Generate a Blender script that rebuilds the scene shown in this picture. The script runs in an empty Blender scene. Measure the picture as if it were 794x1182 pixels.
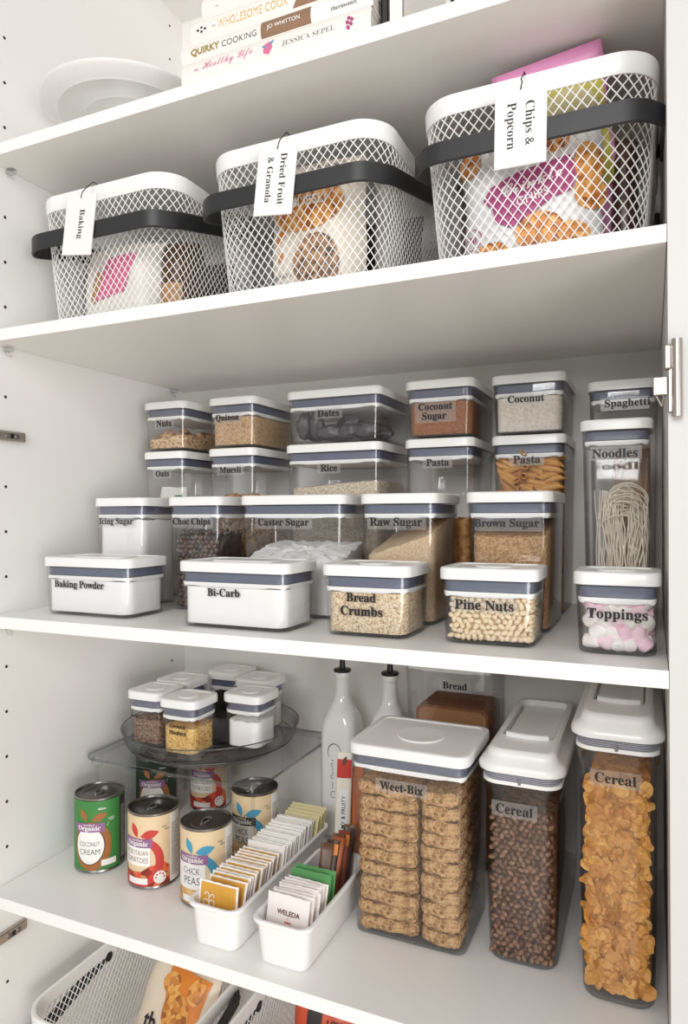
import bpy, bmesh, math, random
from mathutils import Vector, Matrix, noise
random.seed(7)
PI = math.pi
scn = bpy.context.scene
COL = scn.collection

# ------------------------------------------------------------------ helpers
def S(r, g, b, a=1.0):
    f = lambda c: (c/255/12.92) if c/255 <= .04045 else ((c/255+.055)/1.055)**2.4
    return (f(r), f(g), f(b), a)

def newmat(name):
    m = bpy.data.materials.new(name); m.use_nodes = True
    return m, m.node_tree.nodes, m.node_tree.links

def mat(name, col, rough=.5, metal=0., spec=.5, bump=0., bscale=200., var=0., coat=0., sss=0.):
    m, n, l = newmat(name); b = n['Principled BSDF']
    b.inputs['Base Color'].default_value = col
    b.inputs['Roughness'].default_value = rough
    b.inputs['Metallic'].default_value = metal
    b.inputs['Specular IOR Level'].default_value = spec
    b.inputs['Coat Weight'].default_value = coat
    if bump or var:
        tc = n.new('ShaderNodeTexCoord'); no = n.new('ShaderNodeTexNoise')
        no.inputs['Scale'].default_value = bscale; no.inputs['Detail'].default_value = 4
        l.new(tc.outputs['Object'], no.inputs['Vector'])
        if bump:
            bu = n.new('ShaderNodeBump'); bu.inputs['Strength'].default_value = bump
            bu.inputs['Distance'].default_value = .002
            l.new(no.outputs['Fac'], bu.inputs['Height']); l.new(bu.outputs['Normal'], b.inputs['Normal'])
        if var:
            mx = n.new('ShaderNodeMix'); mx.data_type = 'RGBA'
            mx.inputs['A'].default_value = tuple(c*(1-var) for c in col[:3])+(1,)
            mx.inputs['B'].default_value = tuple(min(1, c*(1+var)) for c in col[:3])+(1,)
            l.new(no.outputs['Fac'], mx.inputs['Factor']); l.new(mx.outputs['Result'], b.inputs['Base Color'])
    return m

def grain(name, cols, scale, bump=.6, rough=.8, dist=.0012, rand=1.0):
    """loose grains: voronoi cells, each with its own colour"""
    m, n, l = newmat(name); b = n['Principled BSDF']; b.inputs['Roughness'].default_value = rough
    tc = n.new('ShaderNodeTexCoord'); v = n.new('ShaderNodeTexVoronoi')
    v.inputs['Scale'].default_value = scale; v.inputs['Randomness'].default_value = rand
    l.new(tc.outputs['Object'], v.inputs['Vector'])
    sep = n.new('ShaderNodeSeparateColor'); l.new(v.outputs['Color'], sep.inputs['Color'])
    cr = n.new('ShaderNodeValToRGB'); e = cr.color_ramp.elements
    for i, c in enumerate(cols):
        p = i/max(1, len(cols)-1)
        if i < 2: e[i].position = p; e[i].color = c
        else: q = e.new(p); q.color = c
    if len(cols) > 2:
        for i, c in enumerate(cols):
            pass
        # elements sort themselves by position: rewrite them in order
        els = sorted(cr.color_ramp.elements, key=lambda q: q.position)
    l.new(sep.outputs['Red'], cr.inputs['Fac']); l.new(cr.outputs['Color'], b.inputs['Base Color'])
    bu = n.new('ShaderNodeBump'); bu.invert = True; bu.inputs['Strength'].default_value = bump; bu.inputs['Distance'].default_value = dist
    l.new(v.outputs['Distance'], bu.inputs['Height']); l.new(bu.outputs['Normal'], b.inputs['Normal'])
    return m

def ramp_fix(m, cols):
    for nd in m.node_tree.nodes:
        if nd.type == 'VALTORGB':
            cr = nd.color_ramp
            while len(cr.elements) > 1: cr.elements.remove(cr.elements[-1])
            cr.elements[0].position = 0; cr.elements[0].color = cols[0]
            for i, c in enumerate(cols[1:]):
                q = cr.elements.new((i+1)/(len(cols)-1)); q.color = c
    return m

def G(name, cols, scale, **k): return ramp_fix(grain(name, cols[:2], scale, **k), cols)

def clear(name, tint=(.997, .998, .998), edge=(.48, .50, .53), gloss=.045, rough=.04, rim=.6):
    """thin clear plastic: transparent straight on, glossier and darker at grazing angles"""
    m, n, l = newmat(name); n.remove(n['Principled BSDF']); out = n['Material Output']
    lw = n.new('ShaderNodeLayerWeight'); lw.inputs['Blend'].default_value = .5
    p = n.new('ShaderNodeMath'); p.operation = 'POWER'; p.inputs[1].default_value = 5.5
    l.new(lw.outputs['Facing'], p.inputs[0])
    ml = n.new('ShaderNodeMath'); ml.operation = 'MULTIPLY_ADD'; ml.inputs[1].default_value = rim; ml.inputs[2].default_value = gloss
    l.new(p.outputs[0], ml.inputs[0])
    mx = n.new('ShaderNodeMix'); mx.data_type = 'RGBA'
    mx.inputs['A'].default_value = tint+(1,); mx.inputs['B'].default_value = edge+(1,)
    l.new(p.outputs[0], mx.inputs['Factor'])
    t = n.new('ShaderNodeBsdfTransparent'); g = n.new('ShaderNodeBsdfGlossy'); g.inputs['Roughness'].default_value = rough
    l.new(mx.outputs['Result'], t.inputs['Color'])
    ms = n.new('ShaderNodeMixShader'); l.new(ml.outputs[0], ms.inputs[0]); l.new(t.outputs[0], ms.inputs[1]); l.new(g.outputs[0], ms.inputs[2])
    l.new(ms.outputs[0], out.inputs['Surface'])
    return m

def obj(name, bm, m, parent=None, smooth=True, auto=40):
    me = bpy.data.meshes.new(name)
    if isinstance(bm, tuple):
        me.from_pydata(bm[0], [], bm[1])
    else:
        bmesh.ops.recalc_face_normals(bm, faces=bm.faces)
        bm.to_mesh(me); bm.free()
    me.validate()
    if smooth:
        me.shade_smooth()
        try: me.set_sharp_from_angle(angle=math.radians(auto))
        except Exception: pass
    for q in (m if isinstance(m, (list, tuple)) else [m]): me.materials.append(q)
    o = bpy.data.objects.new(name, me); COL.objects.link(o)
    if parent: o.parent = parent
    return o

def tag(o, label, cat, group=None, kind=None):
    o['label'] = label; o['category'] = cat
    if group: o['group'] = group
    if kind: o['kind'] = kind
    return o

def thing(name, label, cat, loc=(0, 0, 0), rz=0, group=None):
    o = bpy.data.objects.new(name, None); COL.objects.link(o); o.empty_display_size = .02
    o.location = loc; o.rotation_euler = (0, 0, rz)
    return tag(o, label, cat, group)

def dup(root, loc=None, rot=None, label=None, group=None, parent=None):
    r = root.copy(); COL.objects.link(r)
    if parent: r.parent = parent
    if loc is not None: r.location = loc
    if rot is not None: r.rotation_euler = rot
    if label: r['label'] = label
    if group: r['group'] = group
    for ch in list(root.children): dup(ch, parent=r)
    return r

def rr(x0, x1, y0, y1, r, k=5, n=1):
    """rounded rectangle outline, anticlockwise"""
    r = min(r, (x1-x0)/2-1e-5, (y1-y0)/2-1e-5); P = []
    cs = [(x1-r, y0+r, -PI/2), (x1-r, y1-r, 0), (x0+r, y1-r, PI/2), (x0+r, y0+r, PI)]
    for i, (cx, cy, a) in enumerate(cs):
        for j in range(k+1):
            t = a + PI/2*j/k; P.append((cx+r*math.cos(t), cy+r*math.sin(t)))
        nx = cs[(i+1) % 4]; t = nx[2]; q = (nx[0]+r*math.cos(t), nx[1]+r*math.sin(t)); p = P[-1]
        for j in range(1, n): P.append((p[0]+(q[0]-p[0])*j/n, p[1]+(q[1]-p[1])*j/n))
    return P

def loft(bm, rings, bot=True, top=True, mi=0):
    R = [[bm.verts.new(p) for p in ring] for ring in rings]
    for a, b in zip(R, R[1:]):
        for i in range(len(a)):
            j = (i+1) % len(a); f = bm.faces.new((a[i], a[j], b[j], b[i])); f.material_index = mi
    if bot: bm.faces.new(R[0][::-1]).material_index = mi
    if top: bm.faces.new(R[-1]).material_index = mi
    return R

def box(bm, x0, x1, y0, y1, z0, z1, r=0., mi=0, b=0.):
    if r:
        rg = []
        for (i, z) in ([(b, z0), (0, z0+b), (0, z1-b), (b, z1)] if b else [(0, z0), (0, z1)]):
            rg.append([(x, y, z) for x, y in rr(x0+i, x1-i, y0+i, y1-i, max(r-i, 1e-4))])
        loft(bm, rg, mi=mi)
    else:
        vs = [bm.verts.new(p) for p in [(x0,y0,z0),(x1,y0,z0),(x1,y1,z0),(x0,y1,z0),(x0,y0,z1),(x1,y0,z1),(x1,y1,z1),(x0,y1,z1)]]
        fs = [bm.faces.new([vs[i] for i in f]) for f in [(3,2,1,0),(4,5,6,7),(0,1,5,4),(1,2,6,5),(2,3,7,6),(3,0,4,7)]]
        for f in fs: f.material_index = mi
        if b:
            es = list({e for f in fs for e in f.edges}); bmesh.ops.bevel(bm, geom=es, offset=b, segments=2, affect='EDGES', profile=.5)

def lathe(bm, prof, seg=40, c=(0, 0), mi=0):
    """profile of (r, z), turned about z at c; ends at r=0 close"""
    rg = []
    for r, z in prof:
        rg.append([(c[0]+max(r, 1e-5)*math.cos(2*PI*i/seg), c[1]+max(r, 1e-5)*math.sin(2*PI*i/seg), z) for i in range(seg)])
    return loft(bm, rg, bot=True, top=True, mi=mi)

def tube(bm, pts, r, seg=6, closed=False, mi=0, flat=None):
    pts = [Vector(p) for p in pts]; n = len(pts); R = []
    up = Vector((0, 0, 1)); last = None
    for i, p in enumerate(pts):
        d = (pts[(i+1) % n]-pts[i-1]) if closed else (pts[min(i+1, n-1)]-pts[max(i-1, 0)])
        d.normalize()
        a = last if last is not None else (up if abs(d.dot(up)) < .9 else Vector((1, 0, 0)))
        a = (a - d*a.dot(d)).normalized(); last = a; b = d.cross(a)
        rad = r[i] if isinstance(r, (list, tuple)) else r
        w = rad if flat is None else flat
        R.append([bm.verts.new(p + a*math.cos(2*PI*j/seg)*rad + b*math.sin(2*PI*j/seg)*w) for j in range(seg)])
    for i in range(n if closed else n-1):
        A, B = R[i], R[(i+1) % n]
        for j in range(seg):
            k = (j+1) % seg; bm.faces.new((A[j], A[k], B[k], B[j])).material_index = mi
    if not closed:
        bm.faces.new(R[0][::-1]).material_index = mi; bm.faces.new(R[-1]).material_index = mi

# ---- flat print: 2D shapes laid onto a surface by a mapping function
def serif(s):
    o = ''
    for c in s:
        if 'A' <= c <= 'Z': o += chr(0x1D400+ord(c)-65)
        elif 'a' <= c <= 'z': o += chr(0x1D41A+ord(c)-97)
        elif '0' <= c <= '9': o += chr(0x1D7CE+ord(c)-48)
        else: o += c
    return o
def script(s):
    o = ''
    for c in s:
        if 'A' <= c <= 'Z': o += chr(0x1D4D0+ord(c)-65)
        elif 'a' <= c <= 'z': o += chr(0x1D4EA+ord(c)-97)
        else: o += c
    return o
def T2(s, w=None, h=None, style='serif', off=0., at=(0, 0), rot=0., xs=1., sp=1.):
    """text as 2D verts + faces, scaled to width w (or height h), centred on 'at'"""
    cu = bpy.data.curves.new('t', 'FONT'); cu.size = 1.; cu.resolution_u = 3; cu.offset = off; cu.space_character = sp
    cu.body = {'serif': serif, 'script': script, 'sans': lambda q: q}[style](s)
    ob = bpy.data.objects.new('t', cu); COL.objects.link(ob)
    bpy.context.view_layer.update()
    me = bpy.data.meshes.new_from_object(ob.evaluated_get(bpy.context.evaluated_depsgraph_get()))
    V = [(v.co.x, v.co.y) for v in me.vertices]; F = [tuple(p.vertices) for p in me.polygons]
    bpy.data.objects.remove(ob); bpy.data.curves.remove(cu); bpy.data.meshes.remove(me)
    x0, x1 = min(v[0] for v in V), max(v[0] for v in V); y0, y1 = min(v[1] for v in V), max(v[1] for v in V)
    k = w/(x1-x0)/xs if w else h/(y1-y0)
    cx, cy = (x0+x1)/2, (y0+y1)/2; c, q = math.cos(rot), math.sin(rot); O = []
    for x, y in V:
        X, Y = (x-cx)*k*xs, (y-cy)*k
        O.append((at[0]+X*c-Y*q, at[1]+X*q+Y*c))
    return O, F
def poly(P): return list(P), [tuple(range(len(P)))]
def ell(cx, cy, a, b, n=32, a0=0, a1=2*PI, rot=0, jag=0.):
    P = []
    for i in range(n):
        t = a0+(a1-a0)*i/n; j = 1+jag*(random.random()-.5); x, y = a*j*math.cos(t), b*j*math.sin(t)
        P.append((cx+x*math.cos(rot)-y*math.sin(rot), cy+x*math.sin(rot)+y*math.cos(rot)))
    return poly(P)
def rect(x0, x1, y0, y1, r=0.):
    return poly(rr(x0, x1, y0, y1, r, 4)) if r else poly([(x0,y0),(x1,y0),(x1,y1),(x0,y1)])
def stroke(P, w, closed=False):
    V, F = [], []; n = len(P)
    for i in range(n):
        a = P[i-1] if (closed or i) else P[i]; b = P[(i+1) % n] if (closed or i < n-1) else P[i]
        dx, dy = b[0]-a[0], b[1]-a[1]; d = math.hypot(dx, dy) or 1
        ww = w[i] if isinstance(w, (list, tuple)) else w
        V += [(P[i][0]-dy/d*ww/2, P[i][1]+dx/d*ww/2), (P[i][0]+dy/d*ww/2, P[i][1]-dx/d*ww/2)]
    for i in range(n if closed else n-1):
        j = (i+1) % n; F.append((2*i, 2*i+1, 2*j+1, 2*j))
    return V, F
def arc(cx, cy, r, a0, a1, n=16, ry=None):
    return [(cx+r*math.cos(a0+(a1-a0)*i/(n-1)), cy+(ry or r)*math.sin(a0+(a1-a0)*i/(n-1))) for i in range(n)]
def leaf2(x, y, l, w, rot, n=9):
    P = []
    for i in range(n+1): t = i/n; P.append((t*l, w/2*math.sin(PI*t)))
    for i in range(n-1, 0, -1): t = i/n; P.append((t*l, -w/2*math.sin(PI*t)))
    c, s = math.cos(rot), math.sin(rot)
    return poly([(x+a*c-b*s, y+a*s+b*c) for a, b in P])
def dec(shapes, fn, m, name, parent, sub=None, label=None):
    bm = bmesh.new()
    for V, F in shapes:
        vs = [bm.verts.new((x, y, 0)) for x, y in V]
        for f in F:
            try: bm.faces.new([vs[i] for i in f])
            except Exception: pass
    if sub:
        bmesh.ops.triangulate(bm, faces=[f for f in bm.faces if len(f.verts) > 3])
        for _ in range(5):
            es = [e for e in bm.edges if e.calc_length() > sub]
            if not es: break
            bmesh.ops.subdivide_edges(bm, edges=es, cuts=1); bmesh.ops.triangulate(bm, faces=[f for f in bm.faces if len(f.verts) > 3])
    for v in bm.verts: v.co = Vector(fn(v.co.x, v.co.y))
    me = bpy.data.meshes.new(name); bm.to_mesh(me); bm.free(); me.materials.append(m)
    o = bpy.data.objects.new(name, me); COL.objects.link(o)
    if parent: o.parent = parent
    if label: o['label'] = label
    return o

# ------------------------------------------------------------------ materials
M = {}
M['lam'] = mat('white_laminate', (.87, .86, .84, 1), .38, bump=.03, bscale=900)
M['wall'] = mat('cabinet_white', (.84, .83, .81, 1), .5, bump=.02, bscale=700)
M['lid'] = mat('white_plastic', (.81, .81, .80, 1), .28)
M['lidring'] = mat('white_inner_plastic', (.84, .84, .83, 1), .35)
M['gasket'] = mat('slate_gasket', S(98, 104, 122), .4, var=.15, bscale=120)
M['clear'] = clear('clear_plastic')
M['sticker'] = clear('clear_sticker', tint=(.97, .97, .97), edge=(.9, .9, .9), gloss=.05, rough=.3, rim=.1)
_n = M['sticker'].node_tree.nodes; _l = M['sticker'].node_tree.links
_d = _n.new('ShaderNodeBsdfDiffuse'); _d.inputs['Color'].default_value = (.85, .85, .84, 1); _m = _n.new('ShaderNodeMixShader'); _m.inputs[0].default_value = .12
_o = _n['Material Output'].inputs['Surface']; _l.new(_o.links[0].from_socket, _m.inputs[1]); _l.new(_d.outputs[0], _m.inputs[2]); _l.new(_m.outputs[0], _o)
M['cedge'] = clear('clear_plastic_edge', tint=(.86, .87, .88), edge=(.45, .47, .5), gloss=.14)
M['aedge'] = clear('acrylic_edge', tint=(.50, .53, .55), edge=(.3, .32, .34), gloss=.16)
M['acrylic'] = clear('clear_acrylic', tint=(.975, .98, .985), edge=(.35, .38, .4), gloss=.06)
M['smoke'] = clear('smoky_acrylic', tint=(.95, .955, .96), edge=(.25, .27, .29), gloss=.07)
M['ink'] = mat('black_ink', S(28, 28, 30), .5)
M['hole'] = mat('dark_hole', S(60, 45, 38), .8)
M['wire'] = mat('white_wire', (.85, .85, .84, 1), .35)
M['black'] = mat('black_metal', S(38, 39, 41), .42)
M['blackp'] = mat('black_plastic', S(20, 20, 22), .3)
M['chrome'] = mat('brushed_steel', S(190, 180, 172), .28, metal=.9)
M['tin'] = mat('tin', S(150, 148, 146), .25, metal=1.)
M['tindark'] = mat('tin_lid', S(118, 114, 110), .35, metal=1., bump=.1, bscale=60)
M['ceramic'] = mat('white_ceramic', (.83, .83, .82, 1), .12, coat=.4)
M['bin'] = mat('white_bin_plastic', (.85, .845, .83, 1), .3)
M['paper'] = mat('white_paper', (.82, .81, .78, 1), .6, bump=.15, bscale=60)
M['page'] = mat('book_pages', S(226, 220, 208), .8)
M['cover'] = mat('book_cover_white', S(232, 228, 222), .45)
M['string'] = mat('black_string', S(25, 24, 24), .8)
M['floor'] = mat('timber_floor', S(236, 220, 204), .4, var=.25, bscale=8)
for k, c in dict(purple=(142, 96, 140), red=(196, 62, 52), orange=(214, 128, 44), blue=(70, 150, 182), green=(60, 128, 62), dkgreen=(28, 52, 34),
                 cream=(222, 198, 160), gold=(214, 160, 66), goldink=(214, 168, 84), magenta=(168, 72, 124), pinkink=(214, 110, 150), yellow=(206, 190, 70),
                 brown=(104, 66, 44), dark=(44, 38, 36), tan=(176, 136, 92), pink=(226, 150, 196), white=(236, 234, 230), grey=(120, 118, 116),
                 navy=(52, 62, 96), lightgreen=(126, 176, 130), paleyellow=(212, 204, 156), olive=(156, 132, 60), lilac=(150, 110, 160), wood=(140, 108, 82)).items():
    M[k] = mat('print_'+k, S(*c), .5, var=.08, bscale=90)
M['coconutshell'] = mat('coconut_husk_print', S(158, 100, 52), .6, var=.45, bscale=260)
M['tomprint'] = ramp_fix(grain('tomato_print', [S(190,40,30), S(214,80,50)], 90, bump=0, rough=.5), [S(120,40,24), S(196,50,40), S(220,90,60), S(200,140,80)])
M['chickprint'] = ramp_fix(grain('chickpea_print', [S(190,140,80), S(214,170,110)], 110, bump=0, rough=.5), [S(120,70,34), S(206,158,96), S(226,188,130), S(170,110,60)])
M['photo'] = ramp_fix(grain('food_print', [S(190,140,80), S(214,170,110)], 120, bump=0, rough=.5), [S(150,84,34), S(214,140,60), S(232,176,96), S(180,104,44)])
M['granprint'] = ramp_fix(grain('granola_print', [S(190,140,80), S(214,170,110)], 150, bump=0, rough=.5), [S(74,60,50), S(150,110,80), S(196,158,120), S(110,84,64)])

# ------------------------------------------------------------------ the cupboard
ZA, ZB, ZC, ZD, ZE, TH = 2.0057, 1.7025, 1.2330, .7756, .348, .0193
XR, DEP = 1.0165, .527
def struct(name, m, *bx, kind='structure'):
    bm = bmesh.new()
    for b in bx: box(bm, *b)
    o = obj(name, bm, m, smooth=False); o['kind'] = kind
    return o
wl = struct('wall_left', M['wall'], (-.02, 0, 0, DEP+.02, 0, 2.75))
struct('wall_right', mat('panel_white_dimmed', (.60, .592, .578, 1), .5), (XR, 1.30, 0, DEP+.02, 0, 2.75))  # dimmer light put into the colour: cabinet white darkened on this overlit panel
struct('wall_back', M['wall'], (0, XR, DEP, DEP+.02, 0, 2.75))
struct('ceiling', M['wall'], (-.02, 1.30, 0, DEP+.02, 2.55, 2.57))
struct('floor', M['floor'], (-2.5, 3.5, -3.2, DEP+.02, -.02, 0))
fb = bmesh.new()
for y in (.037, .479):
    for k in range(34):
        z = .38+.0762*k
        if any(abs(z-s) < .03 for s in (ZA, ZB, ZC, ZD, ZE)) or abs(z-1.532) < .02: continue
        lathe(fb, [(.0028, -.0006), (.0028, .0003)], 10, (0, 0))
        vs = fb.verts[:][-20:]
        bmesh.ops.transform(fb, matrix=Matrix.Translation((0, y, z)) @ Matrix.Rotation(PI/2, 4, 'Y'), verts=vs)
o = obj('pin_holes', fb, M['hole'], wl, smooth=False)
def shelf(z, label):
    bm = bmesh.new(); box(bm, .0006, XR-.0006, 0, DEP-.0006, z-TH, z, b=.0008)
    return tag(obj('shelf_board', bm, M['lam'], smooth=False), label, 'shelf', 'white shelf boards of the pantry')
shelf(ZA, 'top white shelf board carrying the stacked books and round stand')
shelf(ZB, 'white shelf board carrying the three wire baskets with black handles')
shelf(ZC, 'middle white shelf board carrying the rows of labelled containers')
shelf(ZD, 'white shelf board carrying tins, tea bins and cereal containers')
shelf(ZE, 'lowest white shelf board under the wire baskets at the bottom')
# clear shelf pins
def pin(y, z, label):
    t = thing('shelf_pin', label, 'shelf pin', (0, y, z), group='clear shelf pins')
    bm = bmesh.new(); box(bm, .0005, .016, -.006, .006, -.008, 0, r=.003, b=.001); obj('pin_block', bm, M['smoke'], t)
    bm = bmesh.new(); tube(bm, [(.002, -.003, -.006), (.008, -.004, -.015), (.013, 0, -.018), (.008, .005, -.014), (.002, .003, -.006)], .0012, 5); obj('pin_loop', bm, M['smoke'], t)
pin(.043, ZA-TH, 'clear plastic pin under the front left corner of the top shelf')
pin(.037, ZB-TH, 'clear plastic pin under the front left corner of the basket shelf')
pin(.480, ZB-TH, 'clear plastic pin under the back left corner of the basket shelf')
pin(.037, ZC-TH, 'clear plastic pin under the front left corner of the container shelf')
# hinge plates on the left panel
def plate(z, label):
    t = thing('hinge_plate', label, 'hinge plate', (.0003, .0, z), group='metal hinge plates')
    bm = bmesh.new(); box(bm, 0, .006, .012, .073, -.0085, .0085, b=.0015); obj('plate_body', bm, M['chrome'], t, smooth=False)
    bm = bmesh.new(); box(bm, .006, .009, .012, .066, -.0065, .0065, b=.001); obj('mounting_rail', bm, M['chrome'], t, smooth=False)
    for y in (.034, .053):
        bm = bmesh.new(); lathe(bm, [(.0045, 0), (.0045, .0012), (.003, .002), (.0012, .0012), (0, .0012)], 14)
        bmesh.ops.transform(bm, matrix=Matrix.Translation((.009, y, 0)) @ Matrix.Rotation(PI/2, 4, 'Y'), verts=bm.verts)
        obj('screw', bm, M['tin'], t)
    bm = bmesh.new(); box(bm, .009, .0096, .039, .046, -.004, .004); obj('slot', bm, M['blackp'], t, smooth=False)
plate(1.533, 'metal hinge plate on the left panel beside the middle compartment')
plate(.690, 'metal hinge plate on the left panel below the tin shelf')
# door hinge at right
t = thing('door_hinge', 'brushed steel door hinge on the right panel edge near the spaghetti', 'hinge', (XR, 0, 1.54), group=None)
bm = bmesh.new(); lathe(bm, [(0, -.042), (.0052, -.0415), (.0052, .0385), (0, .039)], 16, (.0085, -.0085)); obj('hinge_barrel', bm, M['chrome'], t)
bm = bmesh.new(); box(bm, .0, .013, -.004, 0, -.036, .034, b=.001); obj('hinge_plate', bm, M['chrome'], t, smooth=False)
bm = bmesh.new(); box(bm, -.0145, -.001, -.012, .004, -.019, .0, b=.0012); obj('hinge_arm', bm, M['chrome'], t, smooth=False)
bm = bmesh.new(); box(bm, -.004, .003, -.009, .002, .008, .034, b=.002); obj('hinge_cup', bm, M['chrome'], t, smooth=False)
bm = bmesh.new(); tube(bm, [(-.012, -.008, -.018), (-.006, -.006, -.030)], .001, 5); tube(bm, [(-.004, -.008, -.018), (-.006, -.006, -.030)], .001, 5); obj('hinge_clip', bm, M['chrome'], t)

# ------------------------------------------------------------------ storage containers
LID, TB = .0155, .0016
def container(x0, x1, y0, y1, zb, h, label, texts=(), r=.014, inset=None, group=None, rz=0, name='storage_container',
              round_button=False, lid=LID, sticker=None, boxm=None):
    cx, cy = (x0+x1)/2, (y0+y1)/2; a, b = (x1-x0)/2, (y1-y0)/2
    if inset is None: inset = .0022+.0085*h
    t = thing(name, label, 'container', (cx, cy, zb+.0003), rz, group)
    o = .0028; hb = h-lid; A, B = a-o, b-o
    sec = lambda i, z, rad=None: [(x, y, z) for x, y in rr(-A+i, A-i, -B+i, B-i, (rad or r))]
    bm = bmesh.new()
    loft(bm, [sec(inset+.005, 0), sec(inset+.0008, .0022), sec(inset, .005), sec(inset*.5, hb*.5), sec(.0002, hb-.003), sec(0, hb),
              sec(TB, hb), sec(TB+.0002, hb-.003), sec(inset*.5+TB, hb*.5), sec(inset+TB, .006), sec(inset+TB+.004, .0045)], bot=True, top=True)
    for f_ in bm.faces:
        if f_.calc_center_median().z < .0058: f_.material_index = 1
    obj('body', bm, [M['clear'], M['cedge']], t, auto=60)
    bm = bmesh.new()
    for sx in (-1, 1):
        for sy in (-1, 1):
            lathe(bm, [(0, -.0003), (.003, -.0003), (.004, .0008), (.004, .0016), (0, .0016)], 10, (sx*(A-inset-.018), sy*(B-inset-.018)))
    obj('foot_pads', bm, M['clear'], t)
    # lid
    L = lambda e, z, rad: [(x, y, z) for x, y in rr(-a+e, a-e, -b+e, b-e, rad)]
    bm = bmesh.new(); q = min(a, b)
    loft(bm, [L(.004, hb+.0002, r), L(0, hb+.0002, r+.003), L(0, h-.003, r+.003), L(.0009, h-.0009, r+.002), L(.003, h, r), L(.010, h, r*.7), L(.0112, h-.0016, r*.6), L(.02, h-.0016, .006)], True, True)
    lo = obj('lid', bm, M['lid'], t, auto=50)
    bm = bmesh.new()
    rb = q*.46
    if round_button or abs(a-b) < .02:
        lathe(bm, [(rb, h-.0016), (rb, h-.0002), (rb-.001, h+.0006), (rb-.004, h+.0003), (0, h-.0002)], 40)
    else:
        loft(bm, [[(x, y, z) for x, y in rr(-a*.55+e, a*.55-e, -b*.45+e, b*.45-e, .01)] for e, z in [(0, h-.0016), (0, h-.0002), (.001, h+.0006), (.004, h+.0003)]])
    obj('button', bm, M['lid'], lo, auto=40)
    bm = bmesh.new(); g0, g1 = hb-.0150, hb-.0012
    loft(bm, [sec(.0050, g0), sec(.0032, g0+.001), sec(.0040, (g0+g1)/2), sec(.0028, g1-.001), sec(.0045, g1)])
    obj('gasket', bm, M['gasket'], t)
    bm = bmesh.new(); W = []
    n = 12
    for kk, (e, z) in enumerate([(.0065, -.0205), (.0030, -.0202), (.0022, -.0175), (.0026, -.0150)]):
        ring = []
        for x, y in rr(-A+e, A-e, -B+e, B-e, r-.002, 5, n):
            u = max(abs(x)/(A-e) if abs(y) > B-e-.002 else 0, abs(y)/(B-e) if abs(x) > A-e-.002 else 0)
            dz = 0
            if kk < 2: dz = -.0016 if u < .55 else (-.0016*(1-(u-.55)/.15) if u < .7 else 0)
            ring.append((x, y, hb+z+dz))
        W.append(ring)
    loft(bm, W); obj('lid_ring', bm, M['lidring'], t)
    # label
    if texts:
        sh = []; zz = []
        for s, xc, zc, w in texts:
            sh.append(T2(s, w, at=(xc-cx, zc-zb), off=.016)); zz.append((xc-cx, zc-zb, w))
        fy = lambda z: -B+inset*(1-min(1, max(0, z/hb)))-.0004
        if sticker is None: sticker = zb > ZC+.1 or h > .15 or 'Toppings' in label or 'Pine' in label
        if sticker:
            X0 = max(-A+.012, min(p[0]-p[2]/2 for p in zz)-.006); X1 = min(A-.012, max(p[0]+p[2]/2 for p in zz)+.006)
            Z0 = min(p[1] for p in zz)-.010; Z1 = max(p[1] for p in zz)+.010
            dec([rect(X0, X1, Z0, Z1, .0015)], lambda u, v: (u, fy(v), v), M['sticker'], 'label_sticker', t)
        dec(sh, lambda u, v: (u, fy(v)-.0003, v), M['ink'], 'label_text', t)
    t['_in'] = (cx-A+inset+TB+.0008, cx+A-inset-TB-.0008, cy-B+inset+TB+.0008, cy+B-inset-TB-.0008, zb+.0055, zb+hb-.0220)
    I = tuple(t['_in']); del t['_in']
    return I

def fill(I, lvl, m, name, label, cat, rough=.0015, slope=(0, 0), mound=0., r=.0145, seed=0, kind='stuff', fs=28, floor=None):
    """loose contents up to lvl metres above the inside floor, with an uneven top"""
    x0, x1, y0, y1, z0, z1 = I; cx, cy = (x0+x1)/2, (y0+y1)/2; a, b = (x1-x0)/2, (y1-y0)/2
    if floor: z0 = z0+floor
    def top(x, y):
        u, v = x/a, y/b
        z = z0+lvl+slope[0]*u+slope[1]*v+mound*(1-max(u*u, v*v))
        z += rough*(noise.noise(Vector((x*fs*3+seed*7, y*fs*3, seed)))*1.6+noise.noise(Vector((x*fs*9, y*fs*9, seed+3)))*.8)
        return min(max(z, z0+.001), z1)
    bm = bmesh.new(); rings = []
    P = rr(-a, a, -b, b, r, 4, 14)
    rings.append([(x*.985, y*.985, z0) for x, y in P]); rings.append([(x*.995, y*.995, z0+.001) for x, y in P])
    for s in (1, .93, .82, .7, .56, .42, .28, .14, .02):
        rings.append([(x*s, y*s, top(x*s, y*s)) for x, y in P])
    loft(bm, rings)
    for v in bm.verts: v.co += Vector((cx, cy, 0))
    o = obj(name, bm, m)
    tag(o, label, cat, kind=kind)
    return o

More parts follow.
